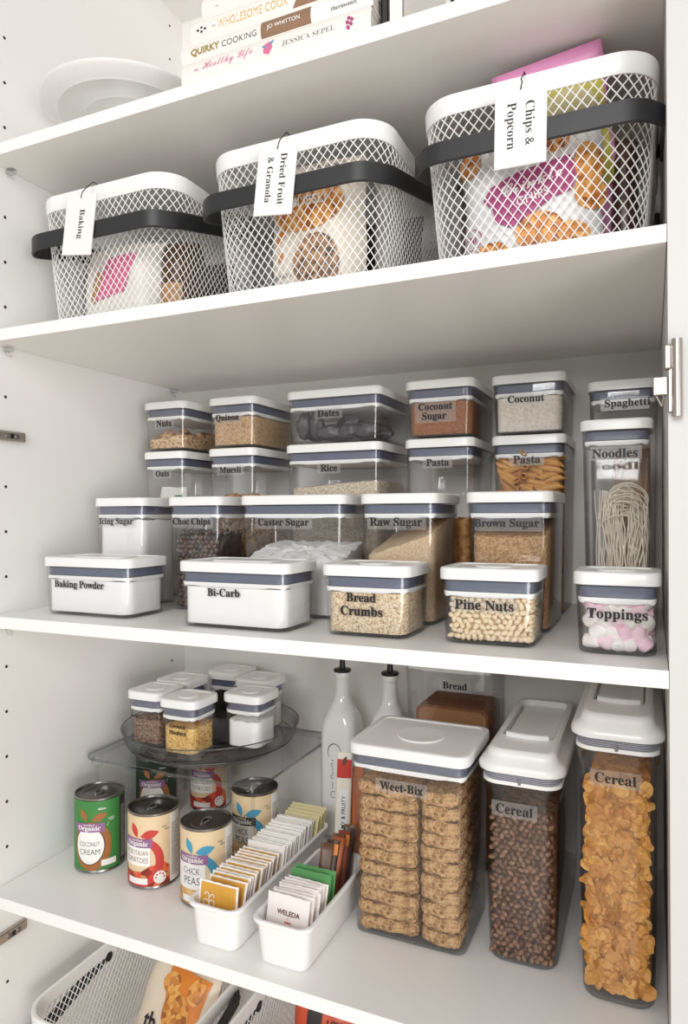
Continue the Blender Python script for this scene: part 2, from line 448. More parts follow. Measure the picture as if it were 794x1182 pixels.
F = {}
F['flour'] = mat('white_powder', (.90, .895, .885, 1), .9, bump=.25, bscale=160)
F['white2'] = mat('white_sugar', (.84, .82, .79, 1), .85, bump=.3, bscale=300)
F['quinoa'] = G('quinoa_grains', [S(150,112,78), S(196,160,120), S(218,188,150), S(170,128,92)], 520)
F['rice'] = G('rice_grains', [S(186,164,140), S(222,204,182), S(236,224,206)], 420)
F['oatbits'] = G('chopped_nut_bits', [S(150,112,80), S(204,170,132), S(224,196,160), S(120,84,58)], 300)
F['cocsugar'] = G('coconut_sugar', [S(120,72,44), S(160,104,66), S(176,120,80)], 700)
F['coconut'] = G('coconut_shreds', [S(214,200,184), S(240,232,222), S(226,212,196)], 260)
F['rawsugar'] = G('raw_sugar', [S(190,158,122), S(222,194,158), S(236,212,180)], 900, bump=.4)
F['brownsugar'] = G('brown_sugar', [S(150,112,74), S(188,146,102), S(206,168,124)], 420, bump=.6)
F['crumb'] = G('bread_crumb_grains', [S(196,168,134), S(226,206,176), S(238,222,196), S(212,186,150), S(166,128,88)], 480)
F['pastafill'] = G('pasta_fill', [S(150,96,44), S(196,140,76), S(210,160,96)], 150)
F['dried'] = G('dried_herb', [S(70,50,38), S(120,92,72), S(160,130,106), S(92,66,50)], 420)
F['mustard'] = G('mustard_grains', [S(196,144,66), S(232,190,112), S(240,206,134), S(224,178,98), S(170,100,50)], 420)
F['pepper'] = G('dark_spice', [S(30,26,24), S(58,48,42), S(40,34,30)], 420)
F['puffs'] = G('puff_core', [S(70,46,32), S(110,78,56), S(134,98,74)], 130, dist=.003)
F['flakes'] = G('flake_core', [S(170,108,40), S(206,142,62), S(222,160,80)], 80, dist=.004)
F['chips'] = G('chip_core', [S(44,32,28), S(80,66,60)], 120, dist=.003)
F['nutcore'] = G('nut_core', [S(186,150,110), S(206,172,130)], 120, dist=.003)
F['muesli'] = G('muesli_bits', [S(120,80,48), S(190,142,92), S(214,172,122)], 180, dist=.003)

CG1, CG2, CG3, CG4 = ('front row of labelled containers', 'middle row of labelled containers', 'back row of labelled containers', 'labelled containers stacked on the back row')
H1, H2, H3 = .0970, .1960, .2935
# front row
I_bak = container(.062, .250, .052, .158, ZC, H1-.0015, 'low wide clear container labelled Baking Powder full of white powder', [('Baking Powder', .154-.010, 1.2828, .106)], group=CG1)
I_bic = container(.354, .541, .035, .142, ZC, H1, 'low wide clear container labelled Bi-Carb full of white powder', [('Bi-Carb', .436, 1.2855, .055)], group=CG1)
I_cru = container(.583, .712, .051, .158, ZC, H1, 'low square clear container labelled Bread Crumbs', [('Bread', .644, 1.2861, .043), ('Crumbs', .644, 1.2680, .061)], group=CG1)
I_pin = container(.749, .874, .056, .160, ZC, H1, 'low square clear container labelled Pine Nuts', [('Pine Nuts', .808, 1.2836, .074)], group=CG1)
I_top = container(.914, 1.0105, .054, .150, ZC, H1, 'low square clear container labelled Toppings holding marshmallows', [('Toppings', .963, 1.2800, .066)], group=CG1)
# middle row
I_ici = container(.058, .176, .173, .290, ZC, H2, 'medium clear container labelled Icing Sugar behind the baking powder', [('Icing Sugar', .113, 1.3850, .078)], group=CG2)
I_cho = container(.225, .338, .173, .290, ZC, H2, 'medium clear container labelled Choc Chips', [('Choc Chips', .279, 1.3850, .078)], group=CG2)
I_cas = container(.374, .566, .173, .290, ZC, H2, 'medium wide clear container labelled Caster Sugar', [('Caster Sugar', .458, 1.3840, .093)], group=CG2)
I_raw = container(.590, .714, .173, .322, ZC, H2, 'medium clear container labelled Raw Sugar with a sloping fill', [('Raw Sugar', .650, 1.3845, .083)], group=CG2)
I_bro = container(.756, .878, .168, .335, ZC, H2, 'medium clear container labelled Brown Sugar behind the pine nuts', [('Brown Sugar', .815, 1.3834, .090)], group=CG2)
# back row, tall ones
I_oat = container(.040, .146, .330, .505, ZC, H3, 'tall clear container labelled Oats holding a wrapped packet', [('Oats', .092, 1.4813, .034)], group=CG3, sticker=True)
I_mue = container(.200, .311, .330, .505, ZC, H3, 'tall clear container labelled Muesli behind the choc chips', [('Muesli', .255, 1.4840, .049)], group=CG3)
I_ric = container(.374, .567, .330, .505, ZC, H3, 'tall wide clear container labelled Rice', [('Rice', .466, 1.4816, .034)], group=CG3, sticker=True)
I_pa1 = container(.607, .731, .335, .508, ZC, H3, 'tall clear container labelled Pasta, nearly empty at the top', [('Pasta', .668, 1.4851, .040)], group=CG3)
I_pa2 = container(.755, .876, .350, .518, ZC, H3, 'tall clear container labelled Pasta filled with penne', [('Pasta', .814, 1.4860, .044)], group=CG3)
I_spa = container(.9065, 1.0125, .362, .468, ZC, .374, 'tallest clear container labelled Spaghetti by the right panel', [('Spaghetti', .966, 1.5690, .066)], group=CG3)
I_noo = container(.906, 1.003, .240, .340, ZC, H3+.0045, 'tall narrow clear container labelled Noodles in front of the spaghetti', [('Noodles', .953, 1.4824, .060)], group=CG3)
# back row, stacked on top
ZS = ZC+H3+.0012
I_nut = container(.041, .148, .330, .505, ZS, H1+.003, 'small clear container labelled Nuts stacked on the oats', [('Nuts', .096, 1.5832, .038)], group=CG4)
I_qui = container(.201, .311, .330, .505, ZS, H1+.001, 'small clear container labelled Quinoa stacked on the muesli', [('Quinoa', .248, 1.5850, .053)], group=CG4)
I_dat = container(.376, .567, .330, .505, ZS, H1+.0005, 'wide clear container labelled Dates stacked on the rice', [('Dates', .465, 1.5812, .043)], group=CG4, sticker=True)
I_csu = container(.608, .731, .335, .508, ZS, H1+.002, 'small clear container labelled Coconut Sugar with brown contents', [('Coconut', .664, 1.5810, .060), ('Sugar', .662, 1.5635, .043)], group=CG4, sticker=True)
I_coc = container(.755, .876, .350, .518, ZS, H1+.002, 'small clear container labelled Coconut with white shreds', [('Coconut', .813, 1.5860, .059)], group=CG4)
# tin shelf containers
I_wee = container(.583, .766, .141, .300, ZD, .2825, 'large clear square container of stacked wheat biscuits beside the bottles', [('Weet-Bix', .668, 1.0021, .066)], r=.016, sticker=True, round_button=True)
I_bre = container(.586, .752, .385, .518, ZD, .378, 'tall clear container labelled Bread behind the large square container', [('Bread', .683, 1.0968-.002, .044)], r=.016, sticker=True, round_button=True)

fill(I_bak, .058, F['flour'], 'baking_powder', 'white powder filling the container labelled Baking Powder', 'baking powder', rough=.0035, seed=1)
fill(I_bic, .058, F['flour'], 'bicarb_soda', 'white powder filling the container labelled Bi-Carb', 'bicarb soda', rough=.004, seed=2)
fill(I_cru, .056, F['crumb'], 'bread_crumbs', 'pale speckled bread crumbs filling the low square container', 'bread crumbs', rough=.001, seed=3)
fill(I_ici, .150, F['flour'], 'icing_sugar', 'white icing sugar filling the medium container at left', 'icing sugar', rough=.002, seed=4)
fill(I_cas, .100, F['flour'], 'caster_sugar', 'white caster sugar half filling the wide medium container', 'caster sugar', rough=.004, slope=(0, .012), seed=5)
fill(I_raw, .128, F['rawsugar'], 'raw_sugar', 'pale golden raw sugar sloping up inside the medium container', 'raw sugar', rough=.001, slope=(.018, .016), seed=6)
fill(I_bro, .140, F['brownsugar'], 'brown_sugar', 'light brown sugar filling the medium container', 'brown sugar', rough=.002, slope=(0, .012), seed=7)
fill(I_qui, .054, F['quinoa'], 'quinoa', 'tan quinoa grains filling the small stacked container', 'quinoa', rough=.0008, seed=8)
fill(I_ric, .213, F['rice'], 'rice', 'pale rice mounded inside the tall wide container', 'rice', rough=.001, mound=.006, slope=(.006, 0), seed=9)
fill(I_csu, .058, F['cocsugar'], 'coconut_sugar', 'reddish brown coconut sugar in the small stacked container', 'coconut sugar', rough=.003, slope=(.006, 0), seed=10)
fill(I_coc, .062, F['coconut'], 'shredded_coconut', 'white shredded coconut filling the small stacked container', 'coconut', rough=.003, seed=11)
fill(I_pa1, .150, F['pastafill'], 'small_pasta', 'brown small pasta in the lower half of the tall container', 'pasta', rough=.004, seed=12)
fill(I_mue, .186, F['muesli'], 'muesli', 'brown clustered muesli inside the tall container', 'muesli', rough=.004, mound=.004, seed=13)

# ---- counted contents
def blob(name, m, sx, sy, sz, pinch=0., jit=.12, seed=0, seg=3, curve=0.):
    bm = bmesh.new(); bmesh.ops.create_icosphere(bm, subdivisions=seg-1, radius=1)
    for v in bm.verts:
        p = v.co.copy(); k = 1+jit*noise.noise(p*1.7+Vector((seed*3.1, seed, 0)))
        x, y, z = p*k
        if pinch: s = 1-pinch*(z*.5+.5); x *= s; y *= s
        x += curve*(z*z)
        v.co = (x*sx, y*sy, z*sz)
    return obj(name, bm, m)
first_used = set()
def place(protos, spots, group, label, rot=None):
    """put copies of small things at spots; the prototypes take the first spots"""
    for i, p in enumerate(spots):
        q = random.choice(protos) if i >= len(protos) else protos[i]
        e = rot(i, p) if rot else (random.uniform(0, 6.28), random.uniform(0, 6.28), random.uniform(0, 6.28))
        if q.name not in first_used:
            first_used.add(q.name); o = q; o.location = p; o.rotation_euler = e
        else: o = dup(q, p, e)
        o['group'] = group; o['label'] = label
def hexgrid(a0, a1, b0, b1, s, j=.18):
    out = []; row = 0; b = b0
    while b <= b1+1e-6:
        n = max(1, int((a1-a0)/s)); st = (a1-a0)/n
        for i in range(n+1):
            a = a0+st*i+(st/2 if row % 2 else 0)
            if a > a1+1e-4: continue
            out.append((a+random.uniform(-j, j)*s, b+random.uniform(-j, j)*s))
        b += s*.87; row += 1
    return out
def inner(I, top, e): return (I[0]+e, I[1]-e, I[2]+e, I[3]-e, I[4]+e, I[4]+top-e)
def facepile(I, top, s, e, front_only=False, cap=None, j=.18, sidez=None):
    x0, x1, y0, y1, z0, z1 = inner(I, top, e); P = []
    for a, b in hexgrid(x0+.003, x1-.003, z0, z1, s, j):
        corner = max(0, .010-min(a-x0, x1-a)); P.append((min(max(a, x0), x1), y0+corner*.45+random.uniform(0, e*.35), min(max(b, z0), z1+.004)))
    if not front_only:
        for a, b in hexgrid(y0+s*.9, y1-.006, z0, z1, s, j):
            P.append((x1-random.uniform(0, e*.35), a, min(max(b, z0), z1+.004)))
    if cap: random.shuffle(P); P = P[:cap]
    return P
def shrink(I, d): return (I[0]+d, I[1]-d, I[2]+d, I[3]-d, I[4], I[5])

# pine nuts
pm = mat('pine_nut', S(232, 212, 178), .5, var=.12, bscale=150)
pr_ = [tag(blob('pine_nut', pm, .0040, .0042, .0056, pinch=.3, seed=i), '', 'pine nut') for i in range(3)]
P = facepile(I_pin, .058, .0078, .0036)
place(pr_, P, 'pine nuts in the low square container', 'small ivory pine nut in the container labelled Pine Nuts')
fill(shrink(I_pin, .007), .054, mat('pine_nut_pile', S(214, 190, 150), .6, bump=.6, bscale=150), 'pine_nut_pile', 'mass of pine nuts behind the ones against the wall', 'pine nuts', r=.01)
# choc chips
cms = [mat('choc_chip_dark', S(92, 80, 76), .45), mat('choc_chip_brown', S(112, 88, 76), .45), mat('choc_chip_grey', S(112, 102, 98), .5)]
pr_ = []
for i in range(3):
    bm = bmesh.new(); lathe(bm, [(0, -.0026), (.0030, -.0026), (.0044, -.0012), (.0046, 0), (.0034, .0018), (.0014, .0032), (0, .0036)], 10)
    pr_.append(tag(obj('choc_chip', bm, cms[i]), '', 'choc chip'))
P = facepile(I_cho, .128, .0088, .0048, front_only=True)
P += [(random.uniform(I_cho[0]+.006, I_cho[1]-.006), random.uniform(I_cho[2]+.01, I_cho[3]-.01), I_cho[4]+.128+random.uniform(-.001, .002)) for _ in range(30)]
place(pr_, P, 'choc chips in the medium container', 'small round choc chip in the container labelled Choc Chips')
fill(shrink(I_cho, .0065), .124, F['chips'], 'choc_chip_pile', 'mass of dark choc chips behind the ones against the wall', 'choc chips', r=.01)
# marshmallows
def mallow(col, i):
    bm = bmesh.new(); lathe(bm, [(0, -.0095), (.0060, -.0095), (.0083, -.0080), (.0090, -.004), (.0086, 0), (.0090, .004), (.0083, .0080), (.0060, .0095), (0, .0095)], 18)
    for v in bm.verts: v.co *= 1+.10*noise.noise(v.co*90+Vector((i, 0, 0)))
    return tag(obj('marshmallow', bm, mat('marshmallow_'+str(i), col, .8, bump=.1)), '', 'marshmallow')
pr_ = [mallow(S(244, 238, 234), 1), mallow(S(240, 234, 230), 2), mallow(S(238, 206, 218), 3), mallow(S(236, 198, 214), 4)]
P = facepile(I_top, .066, .0140, .0086, j=.14)
P += [(random.uniform(I_top[0]+.012, I_top[1]-.012), random.uniform(I_top[2]+.025, I_top[3]-.012), I_top[4]+z) for z in (.012, .03, .048) for _ in range(7)]
for k, pick in enumerate([[0, 1], [2, 3]]):
    Q = [p for i, p in enumerate(P) if (i*7 % 10 < 6) == (k == 0)]
    place([pr_[pick[0]], pr_[pick[1]]], Q, ['white', 'pink'][k]+' marshmallows in the low container', ['puffy white', 'puffy pink'][k]+' marshmallow in the container labelled Toppings')
# penne
pm = mat('penne', S(214, 158, 84), .5, var=.12, bscale=200)
def penne():
    bm = bmesh.new(); L_, r_, k_, n_ = .020, .0052, .0040, 14; R = []
    for (rad, z, sh) in [(r_, -L_, 1), (r_, L_, 1), (k_, L_, 1), (k_, -L_, 1)]:
        R.append([(rad*math.cos(2*PI*i/n_), rad*math.sin(2*PI*i/n_), z+.006*math.cos(2*PI*i/n_)) for i in range(n_)])
    loft(bm, R+[R[0]], False, False); bmesh.ops.remove_doubles(bm, verts=bm.verts, dist=1e-6)
    return tag(obj('penne', bm, pm), '', 'pasta')
pr_ = [penne()]
x0, x1, y0, y1, z0, z1 = inner(I_pa2, .250, .008); P = []
for k in range(10):
    for i in range(4):
        P.append((x0+.010+(x1-x0-.022)*(i/3)+random.uniform(-.004, .004), y0+.0015+random.uniform(0, .010), ZC+.182+k*.0092+random.uniform(-.002, .002)-(.012 if i in (0,) and k > 7 else 0)))
place(pr_, P, 'penne in the tall container', 'golden penne tube in the tall container labelled Pasta',
      rot=lambda i, p: (PI/2*random.choice([0, 1, 1, 1])*random.uniform(.75, 1.1) if i % 4 == 1 else random.uniform(-.3, .3), PI/2+random.uniform(-.55, .55), random.uniform(-.35, .35)))
fill((I_pa2[0], I_pa2[1], I_pa2[2]+.014, I_pa2[3], I_pa2[4], I_pa2[5]), .235, F['pastafill'], 'penne_pile', 'mass of penne deeper in the tall pasta container', 'pasta', rough=.008, mound=-.004)
# nuts
nm = [mat('walnut', S(150, 112, 82), .6, var=.3, bscale=250), mat('almond_piece', S(196, 160, 122), .6, var=.2, bscale=250)]
pr_ = [tag(blob('nut_piece', nm[i % 2], .0075+.001*i, .006, .009, jit=.55, seed=i+4), '', 'nut') for i in range(4)]
P = [(random.uniform(I_nut[0]+.008, I_nut[1]-.008), random.uniform(I_nut[2]+.007, I_nut[3]-.02), I_nut[4]+random.uniform(.020, .038)) for _ in range(60)]
P = [(x, y, min(z, I_nut[4]+.018+.32*(x-I_nut[0]))) for x, y, z in P]
place(pr_, P, 'nut pieces in the small container', 'brown nut piece on top inside the container labelled Nuts')
fill(I_nut, .022, F['oatbits'], 'chopped_nuts', 'pale chopped nuts at the bottom of the container labelled Nuts', 'chopped nuts', rough=.003, slope=(.004, 0), seed=14)
# muesli clusters
pr_ = [tag(blob('muesli_cluster', mat('muesli_cluster', S(180, 132, 84), .7, var=.35, bscale=400), .006, .005, .007, jit=.7, seed=i+9), '', 'muesli cluster') for i in range(2)]
P = [(random.uniform(I_mue[0]+.006, I_mue[1]-.006), random.uniform(I_mue[2]+.006, I_mue[3]-.06), I_mue[4]+.191+random.uniform(-.002, .004)) for _ in range(70)]
place(pr_, P, 'muesli clusters in the tall container', 'brown muesli cluster on top inside the container labelled Muesli')
# dates
dm = mat('date_skin', S(74, 70, 74), .38, bump=.5, bscale=120, var=.25)
pr_ = [tag(blob('date', dm, .015, .013, .024, jit=.35, seed=i+20, seg=4), '', 'date') for i in range(2)]
x0, x1, y0, y1, z0, z1 = I_dat
P = [(x0+.020, y0+.017, z0+.030), (x0+.045, y0+.018, z0+.032), (x0+.075, y0+.018, z0+.016), (x0+.108, y0+.018, z0+.015), (x0+.146, y0+.020, z0+.017), (x0+.098, y0+.045, z0+.034),
     (x0+.125, y0+.050, z0+.022), (x0+.03, y0+.06, z0+.02), (x0+.07, y0+.06, z0+.018), (x0+.155, y0+.060, z0+.016), (x0+.06, y0+.1, z0+.018), (x0+.12, y0+.1, z0+.018)]
place(pr_, P, 'dates in the wide stacked container', 'dark wrinkled date in the container labelled Dates', rot=lambda i, p: (random.uniform(-.3, .3), (.15 if i < 2 else PI/2+random.uniform(-.3, .3)), random.uniform(-.5, .5)))
# oats packet
t = thing('oats_packet', 'crumpled white packet with green print inside the container labelled Oats', 'packet', ((I_oat[0]+I_oat[1])/2, I_oat[2]+.030, I_oat[4]+.0005))
bm = bmesh.new(); rg = []
for i in range(12):
    f = i/11; z = f*.216; w = .042*(1-.25*f**3); d = .022*(1-f**4)+.002
    rg.append([(x+.002*noise.noise(Vector((x*80, y*80, z*60))), y+.002*noise.noise(Vector((x*80, z*90, y*60))), z+ (.006*noise.noise(Vector((x*60, 0, 1))) if i > 9 else 0)) for x, y in rr(-w, w, -d, d, .010, 4, 6)])
loft(bm, rg); obj('packet_bag', bm, mat('oats_bag', S(226, 226, 222), .35, bump=.5, bscale=40), t)
dec([rect(.010, .028, .190, .199, .002), T2('OATS', .030, style='sans', off=.02, at=(-.010, .190))], lambda u, v: (u, -.0215*(1-min(1, v/.216)**4)-.0055, v), M['green'], 'packet_print', t)
# spaghetti
sm = mat('spaghetti_strand', S(212, 150, 72), .5)
bm = bmesh.new(); lathe(bm, [(.0009, 0), (.0009, .262)], 6); s0 = tag(obj('spaghetti_strand', bm, sm), '', 'spaghetti')
P, RT = [], []
x0, x1, y0, y1, z0, z1 = I_spa
for i in range(90):
    P.append((random.uniform(x0+.010, x1-.006), random.uniform(y0+.008, y1-.012), z0+.0005)); RT.append((random.uniform(-.02, .02), random.uniform(-.01, .045), 0))
RT = [(a, max(-.02, min(.07, (x1-.004-p[0])/.262*random.uniform(.5, 1))), 0) for (a, b, c), p in zip(RT, P)]
place([s0], P, 'spaghetti strands in the tallest container', 'long golden strand standing in the container labelled Spaghetti', rot=lambda i, p: RT[i])
# noodles
bm = bmesh.new(); x0, x1, y0, y1, z0, z1 = I_noo; cx, cy = (x0+x1)/2+.009, (y0+y1)/2
for i in range(60):
    w = random.uniform(.006, .030); top = z0+random.uniform(.155, .205); dy = random.uniform(-.022, .022); sh = random.uniform(-.006, .006); pts = []
    tw = random.uniform(-1, 1); bx = w*.55
    for k in range(15):
        a = PI*k/14; pts.append((cx+sh+w*math.cos(a)*(1), cy+dy+.006*math.sin(3*a+tw), top-w*.9+w*.9*math.sin(a)))
    L1 = [(cx+sh+w-(w-bx)*(q/7)+.004*math.sin(q*1.1+i), cy+dy+.008*math.sin(q+i*2), top-w*.9-(top-w*.9-z0-.004)*q/7) for q in range(1, 8)]
    L2 = [(cx+sh-w+(w-bx)*(q/7)+.004*math.sin(q*.9+i*1.7), cy+dy+.008*math.sin(q*1.2+i), top-w*.9-(top-w*.9-z0-.004)*q/7) for q in range(1, 8)]
    tube(bm, L1[::-1]+pts+L2, .0009, 5)
for i in range(14):
    xs = x0+.010+random.uniform(0, .018); tube(bm, [(xs+.003*math.sin(q+i), cy-.02+random.uniform(-.002, .002)+i*.003, z0+.004+q*.027) for q in range(8)], .0007, 5)
tag(obj('rice_noodles', bm, mat('rice_noodle', S(240, 230, 214), .45)), 'looped nest of pale rice noodles in the narrow container', 'noodles', kind='stuff')

# weet-bix biscuits
wm = ramp_fix(grain('biscuit_flakes', [S(190,140,80), S(214,170,110)], 260, bump=1., rough=.9, dist=.0025), [S(130,90,54), S(188,146,98), S(206,168,120), S(168,122,78)])
def biscuit(w, d, h, seed):
    bm = bmesh.new(); rg = []
    for i in range(9):
        f = i/8; z = (f-.5)*h; e = .0028*abs(2*f-1)**3
        rg.append([(x, y, z) for x, y in rr(-w/2+e, w/2-e, -d/2+e, d/2-e, .010, 4, 9)])
    for s in (.9, .75, .55, .3): rg.append([(x*s, y*s, h/2) for x, y in rr(-w/2+.004, w/2-.004, -d/2+.004, d/2-.004, .010, 4, 9)])
    rg = [[(x*s, y*s, -h/2) for x, y in rr(-w/2+.004, w/2-.004, -d/2+.004, d/2-.004, .010, 4, 9)] for s in (.3, .55, .75, .9)]+rg
    loft(bm, rg)
    for v in bm.verts:
        p = v.co*170+Vector((seed*5, 0, 0)); q = v.co*60+Vector((seed*5, 9, 0))
        v.co += Vector((noise.noise(p), noise.noise(p+Vector((7, 0, 0))), noise.noise(p+Vector((0, 7, 0)))))*.0022+Vector((0, 0, noise.noise(q)))*.002
    return tag(obj('wheat_biscuit', bm, wm), '', 'biscuit')
x0, x1, y0, y1, z0, z1 = I_wee
W1, W2 = .0955, .0625; mid = x0+W1+.002
la = [biscuit(W1-.004, .066, .0178, i) for i in range(3)]; lb = [biscuit(W2-.005, .066, .0178, i+5) for i in range(3)]
NB = 11; st = .0197
posn = ['bottom', 'second from the bottom', 'third from the bottom', 'fourth from the bottom', 'fifth from the bottom', 'middle', 'fifth from the top', 'fourth from the top', 'third from the top', 'second from the top', 'top']
for col, (pro, xc) in enumerate([(la, x0+W1/2+.001), (lb, mid+W2/2)]):
    for k in range(NB):
        for dpt in (0, 1):
            q = pro[(k+dpt) % 3]; loc = (xc+random.uniform(-.0015, .0015), y0+.0345+dpt*.068, z0+.011+k*st+(.0008*(k % 2)))
            e = (random.uniform(-.03, .03), random.uniform(-.05, .05)*(1.6 if k < 4 else 1), random.uniform(-.03, .03))
            if q.name not in first_used: first_used.add(q.name); o = q; o.location = loc; o.rotation_euler = e
            else: o = dup(q, loc, e)
            o['group'] = 'wheat biscuits in the large square container'
            o['label'] = 'shredded wheat biscuit, %s of the %s %s stack' % (posn[k], 'front' if not dpt else 'rear', 'wider' if col == 0 else 'narrower')
# bread slices
bmt = mat('bread_crumb', S(168, 120, 80), .85, bump=.8, bscale=220, var=.15); crust = mat('bread_crust', S(128, 78, 46), .7, bump=.4, bscale=120, var=.15)
x0, x1, y0, y1, z0, z1 = I_bre
def slice_():
    t = thing('bread_slice', '', 'bread')
    P = []
    for x, z in rr(-.066, .066, 0, .272, .014, 4): P.append((x, z))
    bm = bmesh.new(); loft(bm, [[(x, y, z) for x, z in P] for y in (0, .0085)]); obj('crust', bm, crust, t)
    bm = bmesh.new(); loft(bm, [[(x*.93, y, .136+(z-.136)*.965) for x, z in P] for y in (-.0008, .0093)]); obj('crumb', bm, bmt, t)
    return t
sl = slice_()
for k in range(9):
    o = sl if k == 0 else dup(sl)
    o.location = ((x0+x1)/2+.004+random.uniform(-.001, .001), y0+.006+k*.0115, z0+.0004)
    o['group'] = 'bread slices in the tall container'
    o['label'] = 'brown bread slice, %s in the container labelled Bread' % ['foremost', 'second from the front', 'third from the front', 'fourth from the front', 'middle', 'fourth from the back', 'third from the back', 'second from the back', 'rearmost'][k]

# ------------------------------------------------------------------ cereal dispensers
def dispenser(x0, x1, y0, y1, zb, hb, label, word, wpos):
    cx, cy = (x0+x1)/2, (y0+y1)/2; a, b = (x1-x0)/2, (y1-y0)/2
    t = thing('cereal_dispenser', label, 'container', (cx, cy, zb+.0003), group='tall cereal dispensers')
    ins = .0065; r = .024
    def sec(i, z, rad=r, bk=0): return [(x, y, z) for x, y in rr(-a+i, a-i, -b+i, b-i-bk, rad, 6)]
    bm = bmesh.new()
    loft(bm, [sec(ins+.006, 0), sec(ins+.001, .002), sec(ins, .006), sec(ins*.55, hb*.5), sec(.004, hb*.87), sec(.0035, hb*.93), sec(0, hb*.965), sec(0, hb),
              sec(.002, hb), sec(.002, hb*.965), sec(.0055, hb*.93), sec(.006, hb*.87), sec(ins*.55+.002, hb*.5), sec(ins+.002, .007), sec(ins+.006, .005)])
    for f_ in bm.faces:
        if f_.calc_center_median().z < .0065: f_.material_index = 1
    obj('body', bm, [M['clear'], M['cedge']], t, auto=60)
    bm = bmesh.new()
    loft(bm, [sec(.004, hb-.002), sec(-.0005, hb-.001), sec(-.0005, hb+.004), sec(.003, hb+.0045)]); obj('lid_ring', bm, M['lidring'], t)
    bm = bmesh.new(); loft(bm, [sec(.003, hb+.0045), sec(.001, hb+.005), sec(.001, hb+.0155), sec(.003, hb+.016)])
    g = obj('gasket', bm, clear('ribbed_gasket', tint=(.55, .58, .66), edge=(.3, .33, .4), gloss=.1, rough=.2), t)
    bm = bmesh.new()
    for k in range(5):
        loft(bm, [sec(.0006, hb+.0058+k*.002), sec(.0002, hb+.0063+k*.002), sec(.0006, hb+.0068+k*.002)], False, False)
    obj('gasket_ribs', bm, mat('gasket_rib', S(190, 192, 205), .3), g)
    bm = bmesh.new(); box(bm, -.002, .002, -b-.0012, -b+.003, hb+.001, hb+.010, b=.0006); obj('lid_clip', bm, M['grey'], t, smooth=False)
    # lid: skirt, platform, rails either side of the flap
    z = hb+.016; N = 26
    def R2(e, zf, rad): 
        return [(x, y, zf(y)) for x, y in rr(-a+e, a-e, -b+e, b-e, rad, 7, N)]
    rise = lambda y: .007*max(0, min(1, (y+b)/(2*b)))
    bm = bmesh.new()
    loft(bm, [R2(.004, lambda y: z, r), R2(-.006, lambda y: z+.0002, r+.006), R2(-.0065, lambda y: z+.006, r+.006), R2(-.003, lambda y: z+.0115, r+.003),
              R2(.0035, lambda y: z+.016, r), R2(.006, lambda y: z+.022, r-.004), R2(.0085, lambda y: z+.0265+rise(y), r-.006), R2(.013, lambda y: z+.028+rise(y), r-.010)], True, False)
    # platform with a sunken well for the flap
    W0, W1 = -a+.017, a-.017; Y0, Y1 = -b+.068, b-.020
    outer = R2(.013, lambda y: z+.028+rise(y), r-.010); n = len(outer)
    def warp(rad, zf, e=0.):
        P = rr(W0+e, W1-e, Y0+e, Y1-e, rad, 7, N); return [(x, y, zf(y)) for x, y in P]
    w1 = warp(.012, lambda y: z+.028+rise(y)); w2 = warp(.011, lambda y: z+.0165, .0006); w3 = warp(.010, lambda y: z+.0160, .004)
    loft(bm, [outer, w1, w2, w3], False, True)
    lo = obj('lid', bm, M['lid'], t, auto=50)
    bm = bmesh.new(); e = .0030
    def fl(y): return z+.0215+.003*(y-Y0)/(Y1-Y0)
    P = rr(W0+e, W1-e, Y0+.004, Y1-e, .010, 6, 8)
    loft(bm, [[(x, y, z+.0170) for x, y in P], [(x, y, fl(y)) for x, y in P], [(x*.97, y, fl(y)+.0012) for x, y in P]])
    # front lip of the flap, bowed
    rgs = []
    for k in range(9):
        u = -1+2*k/8; xx = u*(W1-e-.003); yy = Y0-.006+.005*u*u; hh = .0075
        rgs.append([(xx, yy, z+.0282), (xx, yy+.0085, z+.0282), (xx, yy+.0085, z+.028+hh), (xx, yy+.005, z+.0285+hh), (xx, yy+.001, z+.0275+hh)])
    loft(bm, rgs); obj('pour_flap', bm, M['lid'], lo, auto=45)
    dec([T2('oxo', .012, style='sans', at=(0, -b+.040))], lambda u, v: (u, v, z+.0285+rise(v)+.0002), M['white'], 'lid_mark', lo)
    s, xc, zc, w = wpos; zl = zc-zb; fy = -b+ins*(1-zl/hb)+.001
    dec([rect(xc-cx-w/2-.006, xc-cx+w/2+.006, zl-.011, zl+.010, .001)], lambda u, v: (u, fy-.0010+.9*u*u, v), M['sticker'], 'label_sticker', t, sub=.008)
    dec([T2(s, w, at=(xc-cx, zl), off=.006)], lambda u, v: (u, fy-.0016+.9*u*u, v), M['ink'], 'label_text', t)
    return (cx-a+ins+.0028, cx+a-ins-.0028, cy-b+ins+.0028, cy+b-ins-.0028, zb+.0078, zb+hb-.02)
I_c1 = dispenser(.780, .887, .159, .440, ZD, .250, 'shorter cereal dispenser with a white flip lid and brown puffed cereal', 'Cereal', ('Cereal', .826, .9910, .050))
I_c2 = dispenser(.9085, 1.0085, .131, .420, ZD, .322, 'taller cereal dispenser with a white flip lid and golden corn flakes', 'Cereal', ('Cereal', .957, 1.0635, .049))
pm = [mat('wheat_puff', S(134, 98, 74), .55, var=.3, bscale=260), mat('wheat_puff_dark', S(104, 72, 54), .55, var=.3, bscale=260)]
pr_ = [tag(blob('wheat_puff', pm[i % 2], .0035, .0032, .0054, seed=i, jit=.2), '', 'puffed cereal') for i in range(4)]
P = facepile(I_c1, .206, .0082, .0030, front_only=True)[:300]
P = [((x-.8335)*1.05+.8335, y-.0012+max(0, .016-min(x-I_c1[0], I_c1[1]-x))**2*18, z-.0015) for x, y, z in P]
place(pr_, P, 'puffs of cereal in the shorter dispenser', 'brown wheat puff in the shorter cereal dispenser')
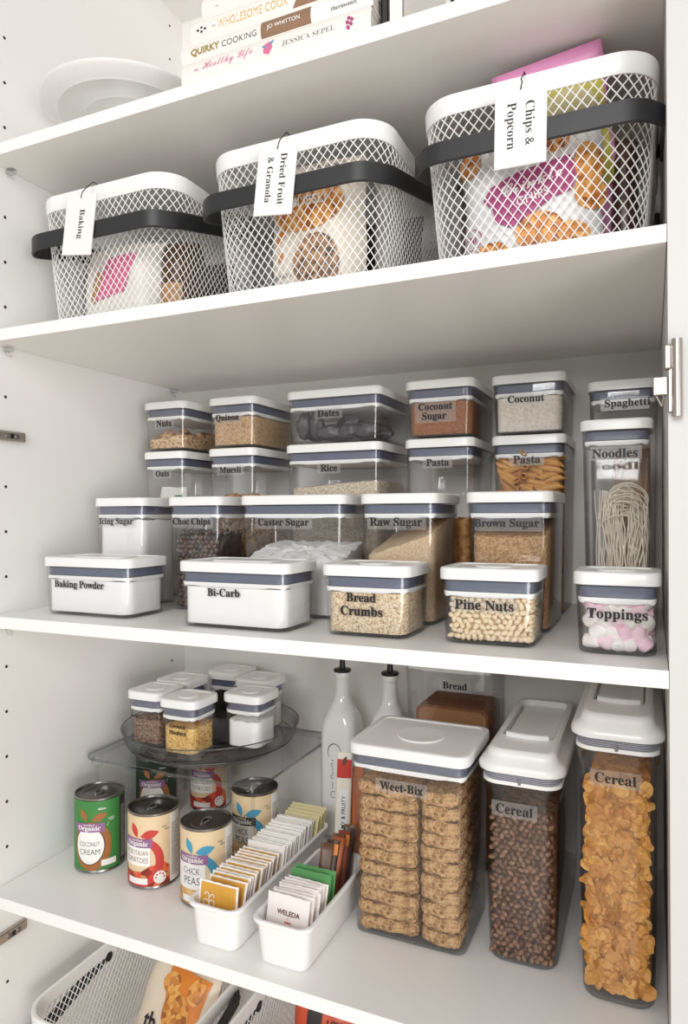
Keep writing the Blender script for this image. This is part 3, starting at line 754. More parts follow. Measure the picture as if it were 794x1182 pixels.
fill((I_c1[0]+.005, I_c1[1]-.0005, I_c1[2]+.010, I_c1[3], I_c1[4], I_c1[5]), .195, F['puffs'], 'wheat_puff_pile', 'mass of brown wheat puffs filling the shorter cereal dispenser', 'puffed cereal', r=.0235, rough=.002)
fm = [mat('corn_flake', S(224, 168, 88), .55, bump=.7, bscale=220, var=.15), mat('corn_flake_pale', S(230, 176, 96), .55, bump=.7, bscale=220, var=.15), mat('corn_flake_dark', S(210, 148, 70), .55, bump=.7, bscale=220, var=.2)]
pr_ = []
for i in range(6):
    bm = bmesh.new(); rr_ = .0085+.0015*(i % 3); n = 14; prev = None; ring = []
    for s in (1, .66, .33, .02):
        ring.append([(s*rr_*(1+.22*noise.noise(Vector((math.cos(2*PI*k/n)*1.5, math.sin(2*PI*k/n)*1.5, i*3)))*s)*math.cos(2*PI*k/n)*1.12,
                      s*rr_*(1+.22*noise.noise(Vector((math.sin(2*PI*k/n)*1.5, math.cos(2*PI*k/n)*1.5, i*5)))*s)*math.sin(2*PI*k/n)*.86, 0) for k in range(n)])
    for R_ in range(4):
        ring[R_] = [(x, y, 38*x*x*(1 if i % 2 else -.7)+24*y*y+.0045*noise.noise(Vector((x*190, y*190, i)))) for x, y, z in ring[R_]]
    rings = [[(x, y, z-.0004) for x, y, z in q] for q in ring[::-1]]+[[(x, y, z+.0004) for x, y, z in q] for q in ring]
    loft(bm, rings); pr_.append(tag(obj('corn_flake', bm, fm[i % 3]), '', 'corn flake'))
P = []
x0, x1, y0, y1, z0, z1 = inner(I_c2, .274, .004)
for lay, yy in enumerate((.0045, .0085)):
    for a, b in hexgrid(x0+.003, x1-.0055, z0+.009, z1, .0120, .26):
        P.append((min(max(a, x0+.003), x1-.003), y0+yy-.004+max(0, .016-min(a-I_c2[0], I_c2[1]-a))*.4, b))
place(pr_, P[:300], 'corn flakes in the taller dispenser', 'golden corn flake in the taller cereal dispenser',
      rot=lambda i, p: (PI/2+random.uniform(-.65, .65), random.uniform(0, 6.28), random.uniform(-.6, .6)) if True else None)
fill((I_c2[0]+.006, I_c2[1]-.0015, I_c2[2]+.011, I_c2[3], I_c2[4], I_c2[5]), .268, F['flakes'], 'corn_flake_pile', 'mass of golden corn flakes filling the taller cereal dispenser', 'corn flakes', r=.0235, rough=.004)

# ------------------------------------------------------------------ wire baskets
def ring_at(pts, s):
    """point at fraction s of a closed outline"""
    n = len(pts); f = (s % 1)*n; i = int(f); u = f-i; a, b = pts[i % n], pts[(i+1) % n]
    return (a[0]+(b[0]-a[0])*u, a[1]+(b[1]-a[1])*u)
def even(pts, n):
    P = pts+[pts[0]]; L = [0]
    for a, b in zip(P, P[1:]): L.append(L[-1]+math.hypot(b[0]-a[0], b[1]-a[1]))
    out = []; j = 0
    for i in range(n):
        t = L[-1]*i/n
        while L[j+1] < t: j += 1
        u = (t-L[j])/(L[j+1]-L[j]+1e-12); out.append((P[j][0]+(P[j+1][0]-P[j][0])*u, P[j][1]+(P[j+1][1]-P[j][1])*u))
    return out
BW, BD, BH, BT = .2875, .400, .231, .026    # half sizes come from these
def basket():
    t = thing('wire_basket', '', 'basket', group='white wire baskets with black handles')
    def outl(e, r=.05): return even(rr(-BW/2+e, BW/2-e, 0+e, BD-e, r-e*.5, 8, 10), 360)
    rows = 26; rings = [outl(e) for e in [.0165*(1-k/rows)**1.2+.0022 for k in range(rows+1)]]
    z0, z1 = .004, BH-BT+.003
    zs = [z0+(z1-z0)*k/rows for k in range(rows+1)]
    N = 98; bm = bmesh.new()
    for d in (1, -1):
        for i in range(N):
            pts = []
            for k in range(rows+1):
                x, y = ring_at(rings[k], (i+.5*d*k)/N); pts.append((x, y, zs[k]))
            tube(bm, pts, .00075, 4)
    obj('wire_mesh', bm, M['wire'], t, auto=80)
    # floor mesh
    bm = bmesh.new(); e = .022; x0, x1, y0, y1 = -BW/2+e, BW/2-e, e, BD-e
    s = .0125; n = int((x1-x0+y1-y0)/s)
    for k in range(1, n):
        c = k*s
        a = (min(x0+c, x1), y0+max(0, c-(x1-x0))); b = (x0+max(0, c-(y1-y0)), min(y0+c, y1)); tube(bm, [(a[0], a[1], .003), (b[0], b[1], .003)], .0009, 4)
        a = (max(x1-c, x0), y0+max(0, c-(x1-x0))); b = (x1-max(0, c-(y1-y0)), min(y0+c, y1)); tube(bm, [(a[0], a[1], .0032), (b[0], b[1], .0032)], .0009, 4)
    obj('floor_mesh', bm, M['wire'], t)
    bm = bmesh.new(); tube(bm, [(x, y, .0045) for x, y in outl(.018)[::5]], .0024, 8, closed=True); obj('bottom_wire', bm, M['wire'], t)
    # rim band
    bm = bmesh.new(); R = lambda e, z: [(x, y, z) for x, y in outl(e)]
    rg = [R(.0008, BH-BT), R(0, BH-BT+.001), R(-.0012, BH-.004), R(-.0005, BH-.001), R(.002, BH), R(.0048, BH-.001), R(.0052, BH-.006), R(.004, BH-BT+.001)]
    loft(bm, rg+[rg[0]], False, False); bmesh.ops.remove_doubles(bm, verts=bm.verts, dist=1e-6)
    obj('rim', bm, M['wire'], t)
    # handle: flat band swung round the front
    bm = bmesh.new(); hz0, hz1 = .134, .162; o = .0055; P = []
    w = BW/2+o; yf = -.021; r = .045
    P.append((-w+.001, .21)); P.append((-w, .12)); P.append((-w, yf+r+.02))
    for k in range(9): a = PI+PI/2*k/8; P.append((-w+r+r*math.cos(a), yf+r+r*math.sin(a)))
    for k in range(9): a = -PI/2+PI/2*k/8; P.append((w-r+r*math.cos(a), yf+r+r*math.sin(a)))
    P += [(w, yf+r+.02), (w, .12), (w-.001, .21)]
    rgs = []
    for i, p in enumerate(P):
        a = P[max(0, i-1)]; b = P[min(len(P)-1, i+1)]; dx, dy = b[0]-a[0], b[1]-a[1]; d = math.hypot(dx, dy); nx, ny = dy/d*.0022, -dx/d*.0022
        lift = .055*max(0, (p[1]-.0)/.21)
        rgs.append([(p[0]+nx, p[1]+ny, hz0+.002+lift), (p[0]+nx, p[1]+ny, hz1-.002+lift), (p[0], p[1], hz1+lift), (p[0]-nx, p[1]-ny, hz1-.002+lift), (p[0]-nx, p[1]-ny, hz0+.002+lift), (p[0], p[1], hz0+lift)])
    loft(bm, rgs); h = obj('handle', bm, M['black'], t, auto=35)
    for s in (-1, 1):
        bm = bmesh.new(); lathe(bm, [(0, -.009), (.007, -.009), (.009, -.006), (.009, .003), (0, .003)], 16)
        bmesh.ops.transform(bm, matrix=Matrix.Translation((s*(BW/2-.0015), .205, .203)) @ Matrix.Rotation(-s*PI/2, 4, 'Y'), verts=bm.verts)
        obj('pivot', bm, M['blackp'], h)
    return t
bk = basket(); bk.location = (.184, .060, ZB+.0003); bk['label'] = 'white wire basket with a black handle and a Baking tag'
dup(bk, (.533, .060, ZB+.0003), label='white wire basket with a black handle and a Dried Fruit & Granola tag')
dup(bk, (.8665, .060, ZB+.0003), label='white wire basket with a black handle and a Chips & Popcorn tag')
BG = 'white wire baskets on the lowest shelf'
dup(bk, (.186, .022, ZE+.0003), label='white wire basket on the lowest shelf holding an orange and cream bag', group=BG)
dup(bk, (.519, .022, ZE+.0003), label='white wire basket on the lowest shelf holding red and black packets', group=BG)

def htag(x, z, rot, lines, label, size):
    t = thing('name_tag', label, 'tag', (x, .0335, z), group='hanging name tags on the baskets')
    bm = bmesh.new(); box(bm, -.0305, .0305, -.0016, .0016, -.0485, .0485, b=.0012); bmesh.ops.rotate(bm, verts=bm.verts, cent=(0, 0, 0), matrix=Matrix.Rotation(rot, 3, 'Y'))
    obj('tag_board', bm, M['lid'], t, smooth=False)
    sh = []
    for s, w, xo in lines: sh.append(T2(s, w, at=(xo, 0), rot=-PI/2, off=-.004))
    c, q = math.cos(rot), math.sin(rot)
    dec(sh, lambda u, v: (u*c+v*q, -.0019, -u*q+v*c), M['ink'], 'lettering', t)
    bm = bmesh.new(); X, Z = .042*q, .042*c
    tube(bm, [(X, -.0022, Z-.001), (X+.0015, -.001, Z+.008), (X-.001, .008, Z+.018), (X+.001, .0165, Z+.028), (X, .0215, Z+.0330), (X, .0245, Z+.0352), (X, .0330, Z+.0352), (X-.001, .0345, Z+.022), (X, .0335, Z+.008), (X, .010, Z+.003), (X, .0015, Z)], .0008, 5)
    obj('string', bm, M['string'], t)
    return t
htag(.170, 1.861, .14, [('Baking', .046, .004)], 'white name tag reading Baking hanging on a black string', .01)
htag(.5275, 1.8605, .11, [('Dried Fruit', .070, .0115), ('& Granola', .062, -.0090)], 'white name tag reading Dried Fruit & Granola hanging on a black string', .01)
htag(.860, 1.8590, .02, [('Chips &', .052, .010), ('Popcorn', .055, -.0115)], 'white name tag reading Chips & Popcorn hanging on a black string', .01)

# ---- packets in the baskets
def bag(name, label, cat, w, h, d, m, loc, rz=0, lean=0, crimp=True, seed=0, wr=.0025):
    """pillow bag standing upright, base at z=0; returns root and its front surface function"""
    t = thing(name, label, cat, loc, rz); t.rotation_euler = (lean, 0, rz)
    def half(u, v):
        a = max(0, 1-abs(2*u/w)**3.0); vv = v/h
        bz = max(0., 1-abs(2*vv-1)**5)
        return d/2*(a*bz)**.5+.0008
    bm = bmesh.new(); NX, NZ = 16, 20; gr = [[], []]
    for s in (0, 1):
        for j in range(NZ+1):
            row = []
            for i in range(NX+1):
                u = -w/2+w*i/NX; v = h*j/NZ; k = half(u, v)
                k += wr*noise.noise(Vector((u*35+seed, v*22, seed*3+s)))*(1 if k > .002 else .2)
                if crimp and (j in (0, NZ)): k = .0008
                row.append(bm.verts.new((u*(1-.02*math.sin(v*60+seed)), (-k if s == 0 else k), v)))
            gr[s].append(row)
    for s in (0, 1):
        for j in range(NZ):
            for i in range(NX):
                q = (gr[s][j][i], gr[s][j][i+1], gr[s][j+1][i+1], gr[s][j+1][i]); bm.faces.new(q if s == 0 else q[::-1])
    for j in range(NZ):
        for i in (0, NX): bm.faces.new((gr[0][j][i], gr[0][j+1][i], gr[1][j+1][i], gr[1][j][i]))
    for i in range(NX):
        for j in (0, NZ): bm.faces.new((gr[0][j][i], gr[0][j][i+1], gr[1][j][i+1], gr[1][j][i]))
    obj('packet_bag', bm, m, t, auto=80)
    f = lambda u, v: (u, -half(u, v)-wr*.55-.0010, v)
    return t, f
foil = lambda n, c, r=.35: mat(n, c, r, bump=.35, bscale=30)
# baking basket
t, f = bag('baking_packet', 'large white packet with pink print in the basket tagged Baking', 'packet', .165, .150, .10, foil('white_bag', S(226, 222, 214)), (.178, .140, ZB+.006), lean=-.05)
dec([poly([(-.030, .045), (.030, .055), (.050, .120), (-.005, .115)])], f, M['pinkink'], 'pink_print', t, sub=.012)
dec([ell(-.028, .07, .010, .028, rot=-.3)], f, M['tan'], 'brown_print', t, sub=.012)
t, f = bag('baking_packet', 'dark brown packet beside the pink printed one in the basket tagged Baking', 'packet', .060, .150, .09, foil('brown_bag', S(90, 62, 44)), (.275, .165, ZB+.006), rz=.12)
dec([rect(-.02, .02, .03, .07, .003)], f, M['tan'], 'tan_print', t, sub=.012)
t, f = bag('baking_packet', 'grey packet at the left side of the basket tagged Baking', 'packet', .05, .150, .08, foil('grey_bag', S(120, 118, 114)), (.090, .175, ZB+.006), rz=-.1)
t, f = bag('baking_packet', 'dark packet at the back of the basket tagged Baking', 'packet', .20, .165, .07, foil('dark_bag', S(74, 70, 68)), (.19, .30, ZB+.005))
# dried fruit basket
t, f = bag('granola_packet', 'cream packet printed with dried fruit and a bowl of granola in the middle basket', 'packet', .150, .212, .075, foil('cream_bag', S(226, 216, 202)), (.5500, .125, ZB+.005))
dec([ell(0, .135, .055, .036, rot=.1, jag=.05)], f, M['photo'], 'fruit_print', t, sub=.012)
dec([ell(.012, .052, .036, .042)], lambda u, v: (f(u, v)[0], f(u, v)[1]-.0004, v), M['granprint'], 'bowl_print', t, sub=.012)
dec([T2('ORGANIC', .05, style='sans', at=(.03, .190)), T2('GRANOLA', .035, style='sans', at=(-.045, .040))], f, M['ink'], 'lettering', t, sub=.012)
dec([T2('MUESLI', .06, style='sans', off=.02, at=(0, .142))], lambda u, v: (f(u, v)[0], f(u, v)[1]-.0008, v), M['white'], 'title', t, sub=.012)
dec([leaf2(-.055, .085, .03, .010, .9), leaf2(-.050, .060, .018, .008, 1.2)], f, M['orange'], 'leaf_print', t, sub=.012)
dec([rect(-.062, -.035, .005, .030, .003), rect(.0, .05, .004, .010, .002)], f, M['blue'], 'blue_print', t, sub=.012)
bag('granola_packet', 'dark grey packet at the left of the basket tagged Dried Fruit & Granola', 'packet', .066, .190, .08, foil('charcoal_bag', S(92, 90, 90)), (.4465, .175, ZB+.006))
bag('granola_packet', 'silver grey packet at the right of the basket tagged Dried Fruit & Granola', 'packet', .036, .200, .06, foil('silver_bag', S(150, 146, 142)), (.6400, .180, ZB+.012))
bag('granola_packet', 'black packet at the back of the basket tagged Dried Fruit & Granola', 'packet', .22, .185, .08, foil('black_bag', S(52, 50, 50)), (.545, .30, ZB+.005))
# chips basket
t, f = bag('chip_packet', 'white chip packet with a purple panel and golden chips in the right basket', 'packet', .170, .188, .050, foil('pale_bag', S(222, 222, 222), .28), (.861, .105, ZB+.005), seed=3)
dec([poly([(-.040, .060), (-.020, .050), (.030, .078), (.052, .085), (.062, .110), (.050, .128), (-.010, .118), (-.046, .105), (-.056, .090), (-.044, .078)])], f, M['magenta'], 'purple_panel', t, sub=.012)
dec([T2('Crinkle', .075, style='script', off=.01, at=(.004, .103), rot=.22), T2('CHIPS', .04, style='sans', off=.01, at=(.006, .084), rot=.22)], lambda u, v: (f(u, v)[0], f(u, v)[1]-.0006, v), M['white'], 'title', t, sub=.012)
for nm, e in (('chip_print', [ell(.072, .118, .017, .024, jag=.08), ell(.073, .082, .018, .022, jag=.08), ell(-.045, .022, .022, .014, jag=.08), ell(.015, .040, .030, .024, jag=.08), ell(.052, .030, .022, .018, jag=.08), ell(.030, .150, .02, .016, jag=.08), ell(-.075, .145, .016, .02, jag=.08)]),):
    for q in e: dec([q], f, M['photo'], 'chip_print', t, sub=.012)
dec([stroke(arc(-.072, .045, .013, 0, 6.0, 30), .0012), T2('90', .012, style='sans', off=.02, at=(-.072, .045))], f, M['magenta'], 'seal_print', t, sub=.012)
t, f = bag('popcorn_packet', 'yellow and green packet behind the white chip packet in the right basket', 'packet', .165, .215, .05, foil('lime_bag', S(190, 184, 70)), (.858, .300, ZB+.005), seed=5)
dec([ell(.03, .185, .05, .034, jag=.05), ell(-.055, .14, .02, .03)], f, M['paleyellow'], 'popcorn_print', t, sub=.012)
dec([T2('vegan', .03, style='script', off=.02, at=(-.045, .19)), ell(.075, .15, .01, .02)], f, M['green'], 'green_print', t, sub=.012)
bag('popcorn_packet', 'brown and pink packet at the right side of the Chips & Popcorn basket', 'packet', .034, .180, .11, foil('cocoa_bag', S(74, 50, 42)), (.9690, .205, ZB+.012))
t, f = bag('popcorn_packet', 'pink packet with a zigzag top sticking up behind the rim of the right basket', 'packet', .135, .284, .018, foil('pink_bag', S(226, 150, 196)), (.908, .218, ZB+.014), seed=8)
t.rotation_euler = (.41, -.115, 0)
dec([rect(-.064, .064, .12, .246, .004)], f, mat('lime_print', S(196, 190, 84), .4), 'lime_panel', t, sub=.012)
dec([ell(.022, .215, .034, .026, jag=.06)], lambda u, v: (f(u, v)[0], f(u, v)[1]-.0004, v), M['paleyellow'], 'popcorn_print', t, sub=.012)
dec([ell(-.040, .215, .016, .010)], lambda u, v: (f(u, v)[0], f(u, v)[1]-.0004, v), M['green'], 'green_print', t, sub=.012)
bag('popcorn_packet', 'dark grey packet at the left of the Chips & Popcorn basket', 'packet', .04, .18, .08, foil('slate_bag', S(92, 86, 82)), (.768, .205, ZB+.005))
# dark box beside the baskets
bm = bmesh.new(); box(bm, .9, .9, 0, 0, 0, 0) if False else box(bm, .955, XR-.002, .475, .524, ZB+.0004, ZB+.20, b=.002)
tag(obj('dark_box', bm, M['dark'], smooth=False), 'narrow dark box against the right panel behind the rightmost basket', 'box')
# lowest shelf
t, f = bag('cracker_bag', 'cream and orange printed bag lying in the lower left basket', 'packet', .16, .235, .07, foil('cracker_foil', S(226, 212, 192)), (.215, .118, ZE+.040), lean=-.50, rz=-.25)
dec([poly([(-.02, .225), (.072, .225), (.072, .02), (.045, .05), (.02, .12)])], f, M['orange'], 'orange_print', t, sub=.012)
for q in [ell(.03, .16, .028, .036, jag=.05, rot=.4), ell(.050, .09, .018, .034, jag=.05), ell(.00, .20, .02, .016, jag=.05), ell(.055, .205, .015, .02, jag=.05)]:
    dec([q], lambda u, v: (f(u, v)[0], f(u, v)[1]-.0005, v), M['photo'], 'cracker_print', t, sub=.012)
dec([T2('th', .030, style='sans', off=.02, at=(-.020, .135), rot=.1)], f, M['ink'], 'lettering', t, sub=.012)
for i, (x, y, lb, w) in enumerate([(.455, .225, 'orange red packet lettered LOW leaning in the lower basket', 'LOW'), (.500, .285, 'second orange red packet behind the lettered one in the lower basket', 'FAT')]):
    t, f = bag('snack_packet', lb, 'packet', .115, .205, .035, foil('red_foil_'+str(i), S(206, 84, 56)), (x+.038, y, ZE+.014), lean=-.25, rz=.1)
    dec([rect(-.03, -.004, .0, .2)], f, M['dark'], 'black_band', t, sub=.012)
    if i == 0: dec([T2(w, .032, style='sans', off=.03, at=(.022, .178))], f, M['ink'], 'lettering', t, sub=.012)
bag('snack_packet', 'small dark packet at the left inside the lower basket', 'packet', .05, .165, .03, foil('dusk_foil', S(84, 70, 60)), (.422, .20, ZE+.016), lean=-.10, rz=.2)

# ------------------------------------------------------------------ cake stand
t = thing('cake_stand', 'round white cake stand with a low foot beside the books', 'cake stand', (.164, .160, ZA+.0003))
bm = bmesh.new(); lathe(bm, [(0, .004), (.040, .004), (.052, .0), (.055, .001), (.053, .006), (.036, .018), (.029, .034), (.028, .060), (.0285, .078), (.031, .082), (0, .083)], 56); obj('foot', bm, M['ceramic'], t)
bm = bmesh.new(); lathe(bm, [(0, .0835), (.034, .0835), (.036, .0825), (.039, .0825), (.041, .0845), (.072, .0855), (.075, .0840), (.079, .0865), (.116, .0880), (.119, .0862), (.124, .0890), (.146, .0950), (.1490, .0985), (.1475, .1020), (.140, .1005), (.122, .0965), (0, .095)], 72)
obj('plate', bm, M['ceramic'], t)

# ------------------------------------------------------------------ books
def book(x0, x1, y0, y1, z0, z1, label, spine=None):
    cx = (x0+x1)/2; t = thing('book', label, 'book', (cx, y0, z0+.0002), group='stacked cookery books on the top shelf')
    a = (x1-x0)/2; d = y1-y0; h = z1-z0-.0006; c = .0022
    bm = bmesh.new(); box(bm, -a, a, .002, d, 0, c, b=.0006); box(bm, -a, a, .002, d, h-c, h, b=.0006)
    rg = []
    for k in range(7):
        f = k/6; z = h*f; yy = .004*(2*f-1)**2
        rg.append([(-a, yy, z), (a, yy, z), (a, .0045+yy*.2, z), (-a, .0045+yy*.2, z)])
    loft(bm, rg); obj('cover', bm, spine or M['cover'], t, smooth=False)
    bm = bmesh.new(); box(bm, -a+.003, a-.003, .0046, d-.003, c+.0002, h-c-.0002); obj('pages', bm, M['page'], t, smooth=False)
    def f(u, v): return (u-cx, .004*(2*(v-z0)/h-1)**2-.0003, v-z0)
    return t, f, h
def bl(f, e=.0003): return lambda u, v: (f(u, v)[0], f(u, v)[1]-e, f(u, v)[2])
B0 = .010
t, f, h = book(.387, .679, B0, .222, ZA, ZA+.0362, 'white book with pink script lettering at the bottom of the stack'); zc = ZA+.0225
dec([T2('Healthy Life', .082, style='script', off=-.005, at=(.4640, zc+.002), xs=.8), T2('The', .009, style='script', at=(.4130, zc+.001))], f, M['pinkink'], 'title', t, sub=.02)
dec([ell(.529+.004*math.cos(a), zc+.005*math.sin(a), .0035, .0045, 10) for a in (0, 1.3, 2.5, 3.8, 5)], f, M['pinkink'], 'flower_print', t)
dec([leaf2(.531, zc+.003, .010, .004, .8), leaf2(.528, zc, .010, .003, 2.6)], f, M['blue'], 'leaf_print', t)
dec([T2('JESSICA SEPEL', .078, at=(.590, zc-.001), off=-.012)], f, M['grey'], 'author', t)
dec([ell(.650+dx, zc+dz, .0024, .0034, 10, rot=.6) for dx, dz in ((-.0015, .006), (.003, .003), (-.003, .0), (.002, -.003), (-.002, -.007))], f, M['magenta'], 'emblem', t)
t, f, h = book(.386, .681, B0+.001, .215, ZA+.0366, ZA+.0640, 'cream book titled in gold and black with a wood patterned panel, second from the bottom'); zc = ZA+.050
dec([rect(.518, .594, ZA+.0370, ZA+.0637)], f, M['wood'], 'wood_panel', t, sub=.008)
dec([rect(.594, .680, ZA+.0370, ZA+.0637)], f, M['lid'], 'white_panel', t, sub=.008)
dec([T2('QUIRKY', .048, style='sans', off=.03, at=(.4275, zc-.001))], bl(f), M['olive'], 'title', t)
dec([T2('COOKING', .056, style='sans', off=-.012, at=(.4835, zc-.001))], bl(f), M['ink'], 'title', t)
dec([T2('JO WHITTON', .050, style='sans', off=.01, at=(.553, zc))], bl(f, .0006), M['white'], 'author', t)
dec([T2('thermomix', .036, at=(.642, zc-.003), off=-.01)], bl(f, .0006), M['ink'], 'maker_mark', t)
t, f, h = book(.401, .670, B0+.003, .205, ZA+.0644, ZA+.0975, 'white book with gold capitals, third from the bottom of the stack'); zc = ZA+.0805
dec([T2('WHOLESOME COOK', .112, style='sans', off=.0, at=(.503, zc), xs=.66, sp=1.08)], f, M['goldink'], 'title', t)
dec([T2('the', .006, style='sans', at=(.4405, zc))], f, M['pinkink'], 'title', t)
dec([ell(.414, zc, .0026, .0022, 4), ell(.420, zc+.003, .0024, .0022, 4), ell(.420, zc-.003, .0024, .0022, 4), ell(.426, zc, .0026, .0022, 4), rect(.4335, .4339, zc-.008, zc+.008)], f, M['ink'], 'emblem', t)
dec([poly([(.565, ZA+.068), (.668, ZA+.068), (.668, ZA+.094), (.585, ZA+.094)])], f, M['wood'], 'cover_photo', t, sub=.01)
dec([leaf2(.572, zc+.002, .03, .012, .3), leaf2(.60, zc-.004, .04, .012, .2)], bl(f), M['dark'], 'cover_photo', t, sub=.01)
t, f, h = book(.418, .665, B0+.006, .200, ZA+.0979, ZA+.128, 'plain white book on top of the stack')
dec([T2('ooo', .005, style='sans', at=(.444, ZA+.109))], f, M['grey'], 'lettering', t)
# upright books behind
def upbook(x, y, w, d, h, m, label, lean):
    t = thing('book', label, 'book', (x, y, ZA+.0004), group='upright books behind the stack'); t.rotation_euler = (0, lean, 0)
    bm = bmesh.new(); box(bm, 0, .002, 0, d, 0, h, b=.0005); box(bm, w-.002, w, 0, d, 0, h, b=.0005); box(bm, 0, w, 0, .002, 0, h, b=.0005); obj('cover', bm, m, t, smooth=False)
    bm = bmesh.new(); box(bm, .0022, w-.0022, .0025, d-.003, .003, h-.003); obj('pages', bm, M['page'], t, smooth=False)
upbook(.684, .035, .010, .19, .235, M['dark'], 'thin dark book standing upright right of the stack', 0)
upbook(.696, .030, .020, .20, .240, M['cover'], 'pale book standing upright right of the stack', 0)
t = thing('black_rod', 'thin black tapered rod standing near the front edge of the top shelf', 'rod', (.778, .035, ZA+.0003))
bm = bmesh.new(); lathe(bm, [(0, 0), (.0018, .0), (.0026, .03), (.0034, .13), (0, .131)], 10); obj('rod', bm, M['blackp'], t)

# ------------------------------------------------------------------ riser, turntable, spices
t = thing('acrylic_riser', 'clear acrylic riser shelf on thin legs over the tins', 'riser', (0, 0, ZD+.0003))
RZ = .1655; rx0, rx1, ry0, ry1 = .010, .397, .192, .506
bm = bmesh.new(); loft(bm, [[(x, y, z) for x, y in rr(rx0+i, rx1-i, ry0+i, ry1-i, .032-i, 8)] for i, z in ((.0008, RZ-.0052), (0, RZ-.0044), (0, RZ-.0008), (.0008, RZ))])
for f_ in bm.faces:
    if len(f_.verts) == 4: f_.material_index = 1
obj('top_plate', bm, [M['acrylic'], M['aedge']], t)
bm = bmesh.new(); R = lambda i, z: [(x, y, z) for x, y in rr(rx0+i, rx1-i, ry0+i, ry1-i, .032-i, 8)]
q = [R(.006, RZ-.012), R(.006, RZ-.0054), R(.0085, RZ-.0054), R(.0085, RZ-.012)]; loft(bm, q+[q[0]], False, False); bmesh.ops.remove_doubles(bm, verts=bm.verts, dist=1e-6); obj('apron', bm, M['acrylic'], t)
for x, y in ((.031, .214), (.3765, .2135), (.3765, .485), (.031, .485)):
    bm = bmesh.new(); lathe(bm, [(0, 0), (.0045, 0), (.0038, .003), (.0030, .008), (.0030, RZ-.022), (0, RZ-.022)], 12, (x, y)); l = obj('leg', bm, M['chrome'] if False else M['smoke'], t)
    bm = bmesh.new(); lathe(bm, [(0, RZ-.024), (.0085, RZ-.024), (.0105, RZ-.0055), (0, RZ-.0055)], 20, (x, y)); obj('socket', bm, M['acrylic'], l)
t = thing('turntable', 'round clear turntable tray standing on the acrylic riser', 'turntable', (.202, .345, ZD+RZ+.0008))
bm = bmesh.new(); lathe(bm, [(0, 0), (.132, 0), (.135, .002), (.128, .014), (.122, .016), (0, .016)], 64); obj('base', bm, M['acrylic'], t)
bm = bmesh.new()
lathe(bm, [(0, .0168), (.150, .0168), (.160, .0185), (.1665, .026), (.1690, .045), (.1705, .0475), (.1725, .0465), (.1700, .0475), (.1675, .0455), (.1645, .0265), (.158, .0212), (.150, .0195), (0, .0195)], 72)
obj('tray', bm, M['smoke'], t)
bm = bmesh.new()
for r_, z_, q_ in ((.1718, .0470, .0011), (.1600, .0180, .0010)): tube(bm, [(r_*math.cos(a), r_*math.sin(a), z_) for a in [2*PI*i/72 for i in range(72)]], q_, 6, closed=True)
obj('tray_rim', bm, M['aedge'], t)
bm = bmesh.new()
for k in range(5): r_ = .05+.022*k; pts = [(r_*math.cos(a), r_*math.sin(a), .0198) for a in [2*PI*i/48 for i in range(48)]]; tube(bm, pts, .0008, 4, closed=True)
obj('tray_grooves', bm, M['smoke'], t)
ZT = ZD+RZ+.0008+.0208
SP = 'small spice containers on the turntable'
def spice(x, y, rz, h, label, texts=()):
    w = .0425; I = container(x-w, x+w, y-w, y+w, ZT, h, label, texts, r=.016, group=SP, rz=0, round_button=True, name='spice_container', lid=.0150, inset=.003)
    return I
I1 = spice(.1245, .2720, 0, .1020, 'spice container of dried brown flakes at the left of the turntable', [('Basil', .1050, ZT+.0555, .017)])
I2 = spice(.2180, .2500, 0, .1020, 'spice container labelled Ground Mustard at the front of the turntable', [('Ground', .2210, ZT+.055, .034), ('Mustard', .2210, ZT+.0430, .037)])
I3 = spice(.3060, .3250, 0, .1020, 'spice container of white salt at the right of the turntable')
I4 = spice(.1190, .3620, 0, .1020, 'spice container behind the dried brown flakes on the turntable')
I5 = spice(.1760, .4580, 0, .1040, 'rearmost spice container on the turntable with a dark upper part')
I6 = spice(.2660, .4250, 0, .1035, 'spice container behind the white salt on the turntable')
fill(I1, .043, F['dried'], 'dried_herb_flakes', 'dried brown flakes in the leftmost spice container', 'dried herbs', rough=.003)
fill(I2, .045, F['mustard'], 'mustard_powder', 'yellow granular ground mustard in the front spice container', 'mustard', rough=.001)
fill(I3, .046, F['flour'], 'table_salt', 'white salt in the right spice container', 'salt', rough=.002)
fill(I4, .040, F['pepper'], 'dark_spice', 'dark spice in the container behind the brown flakes', 'spice', rough=.001)
fill(I5, .050, F['pepper'], 'dark_peppercorns', 'dark spice in the rearmost container on the turntable', 'spice', rough=.001)
fill(I6, .046, F['white2'], 'pale_spice', 'pale spice in the container behind the white salt', 'spice', rough=.001)

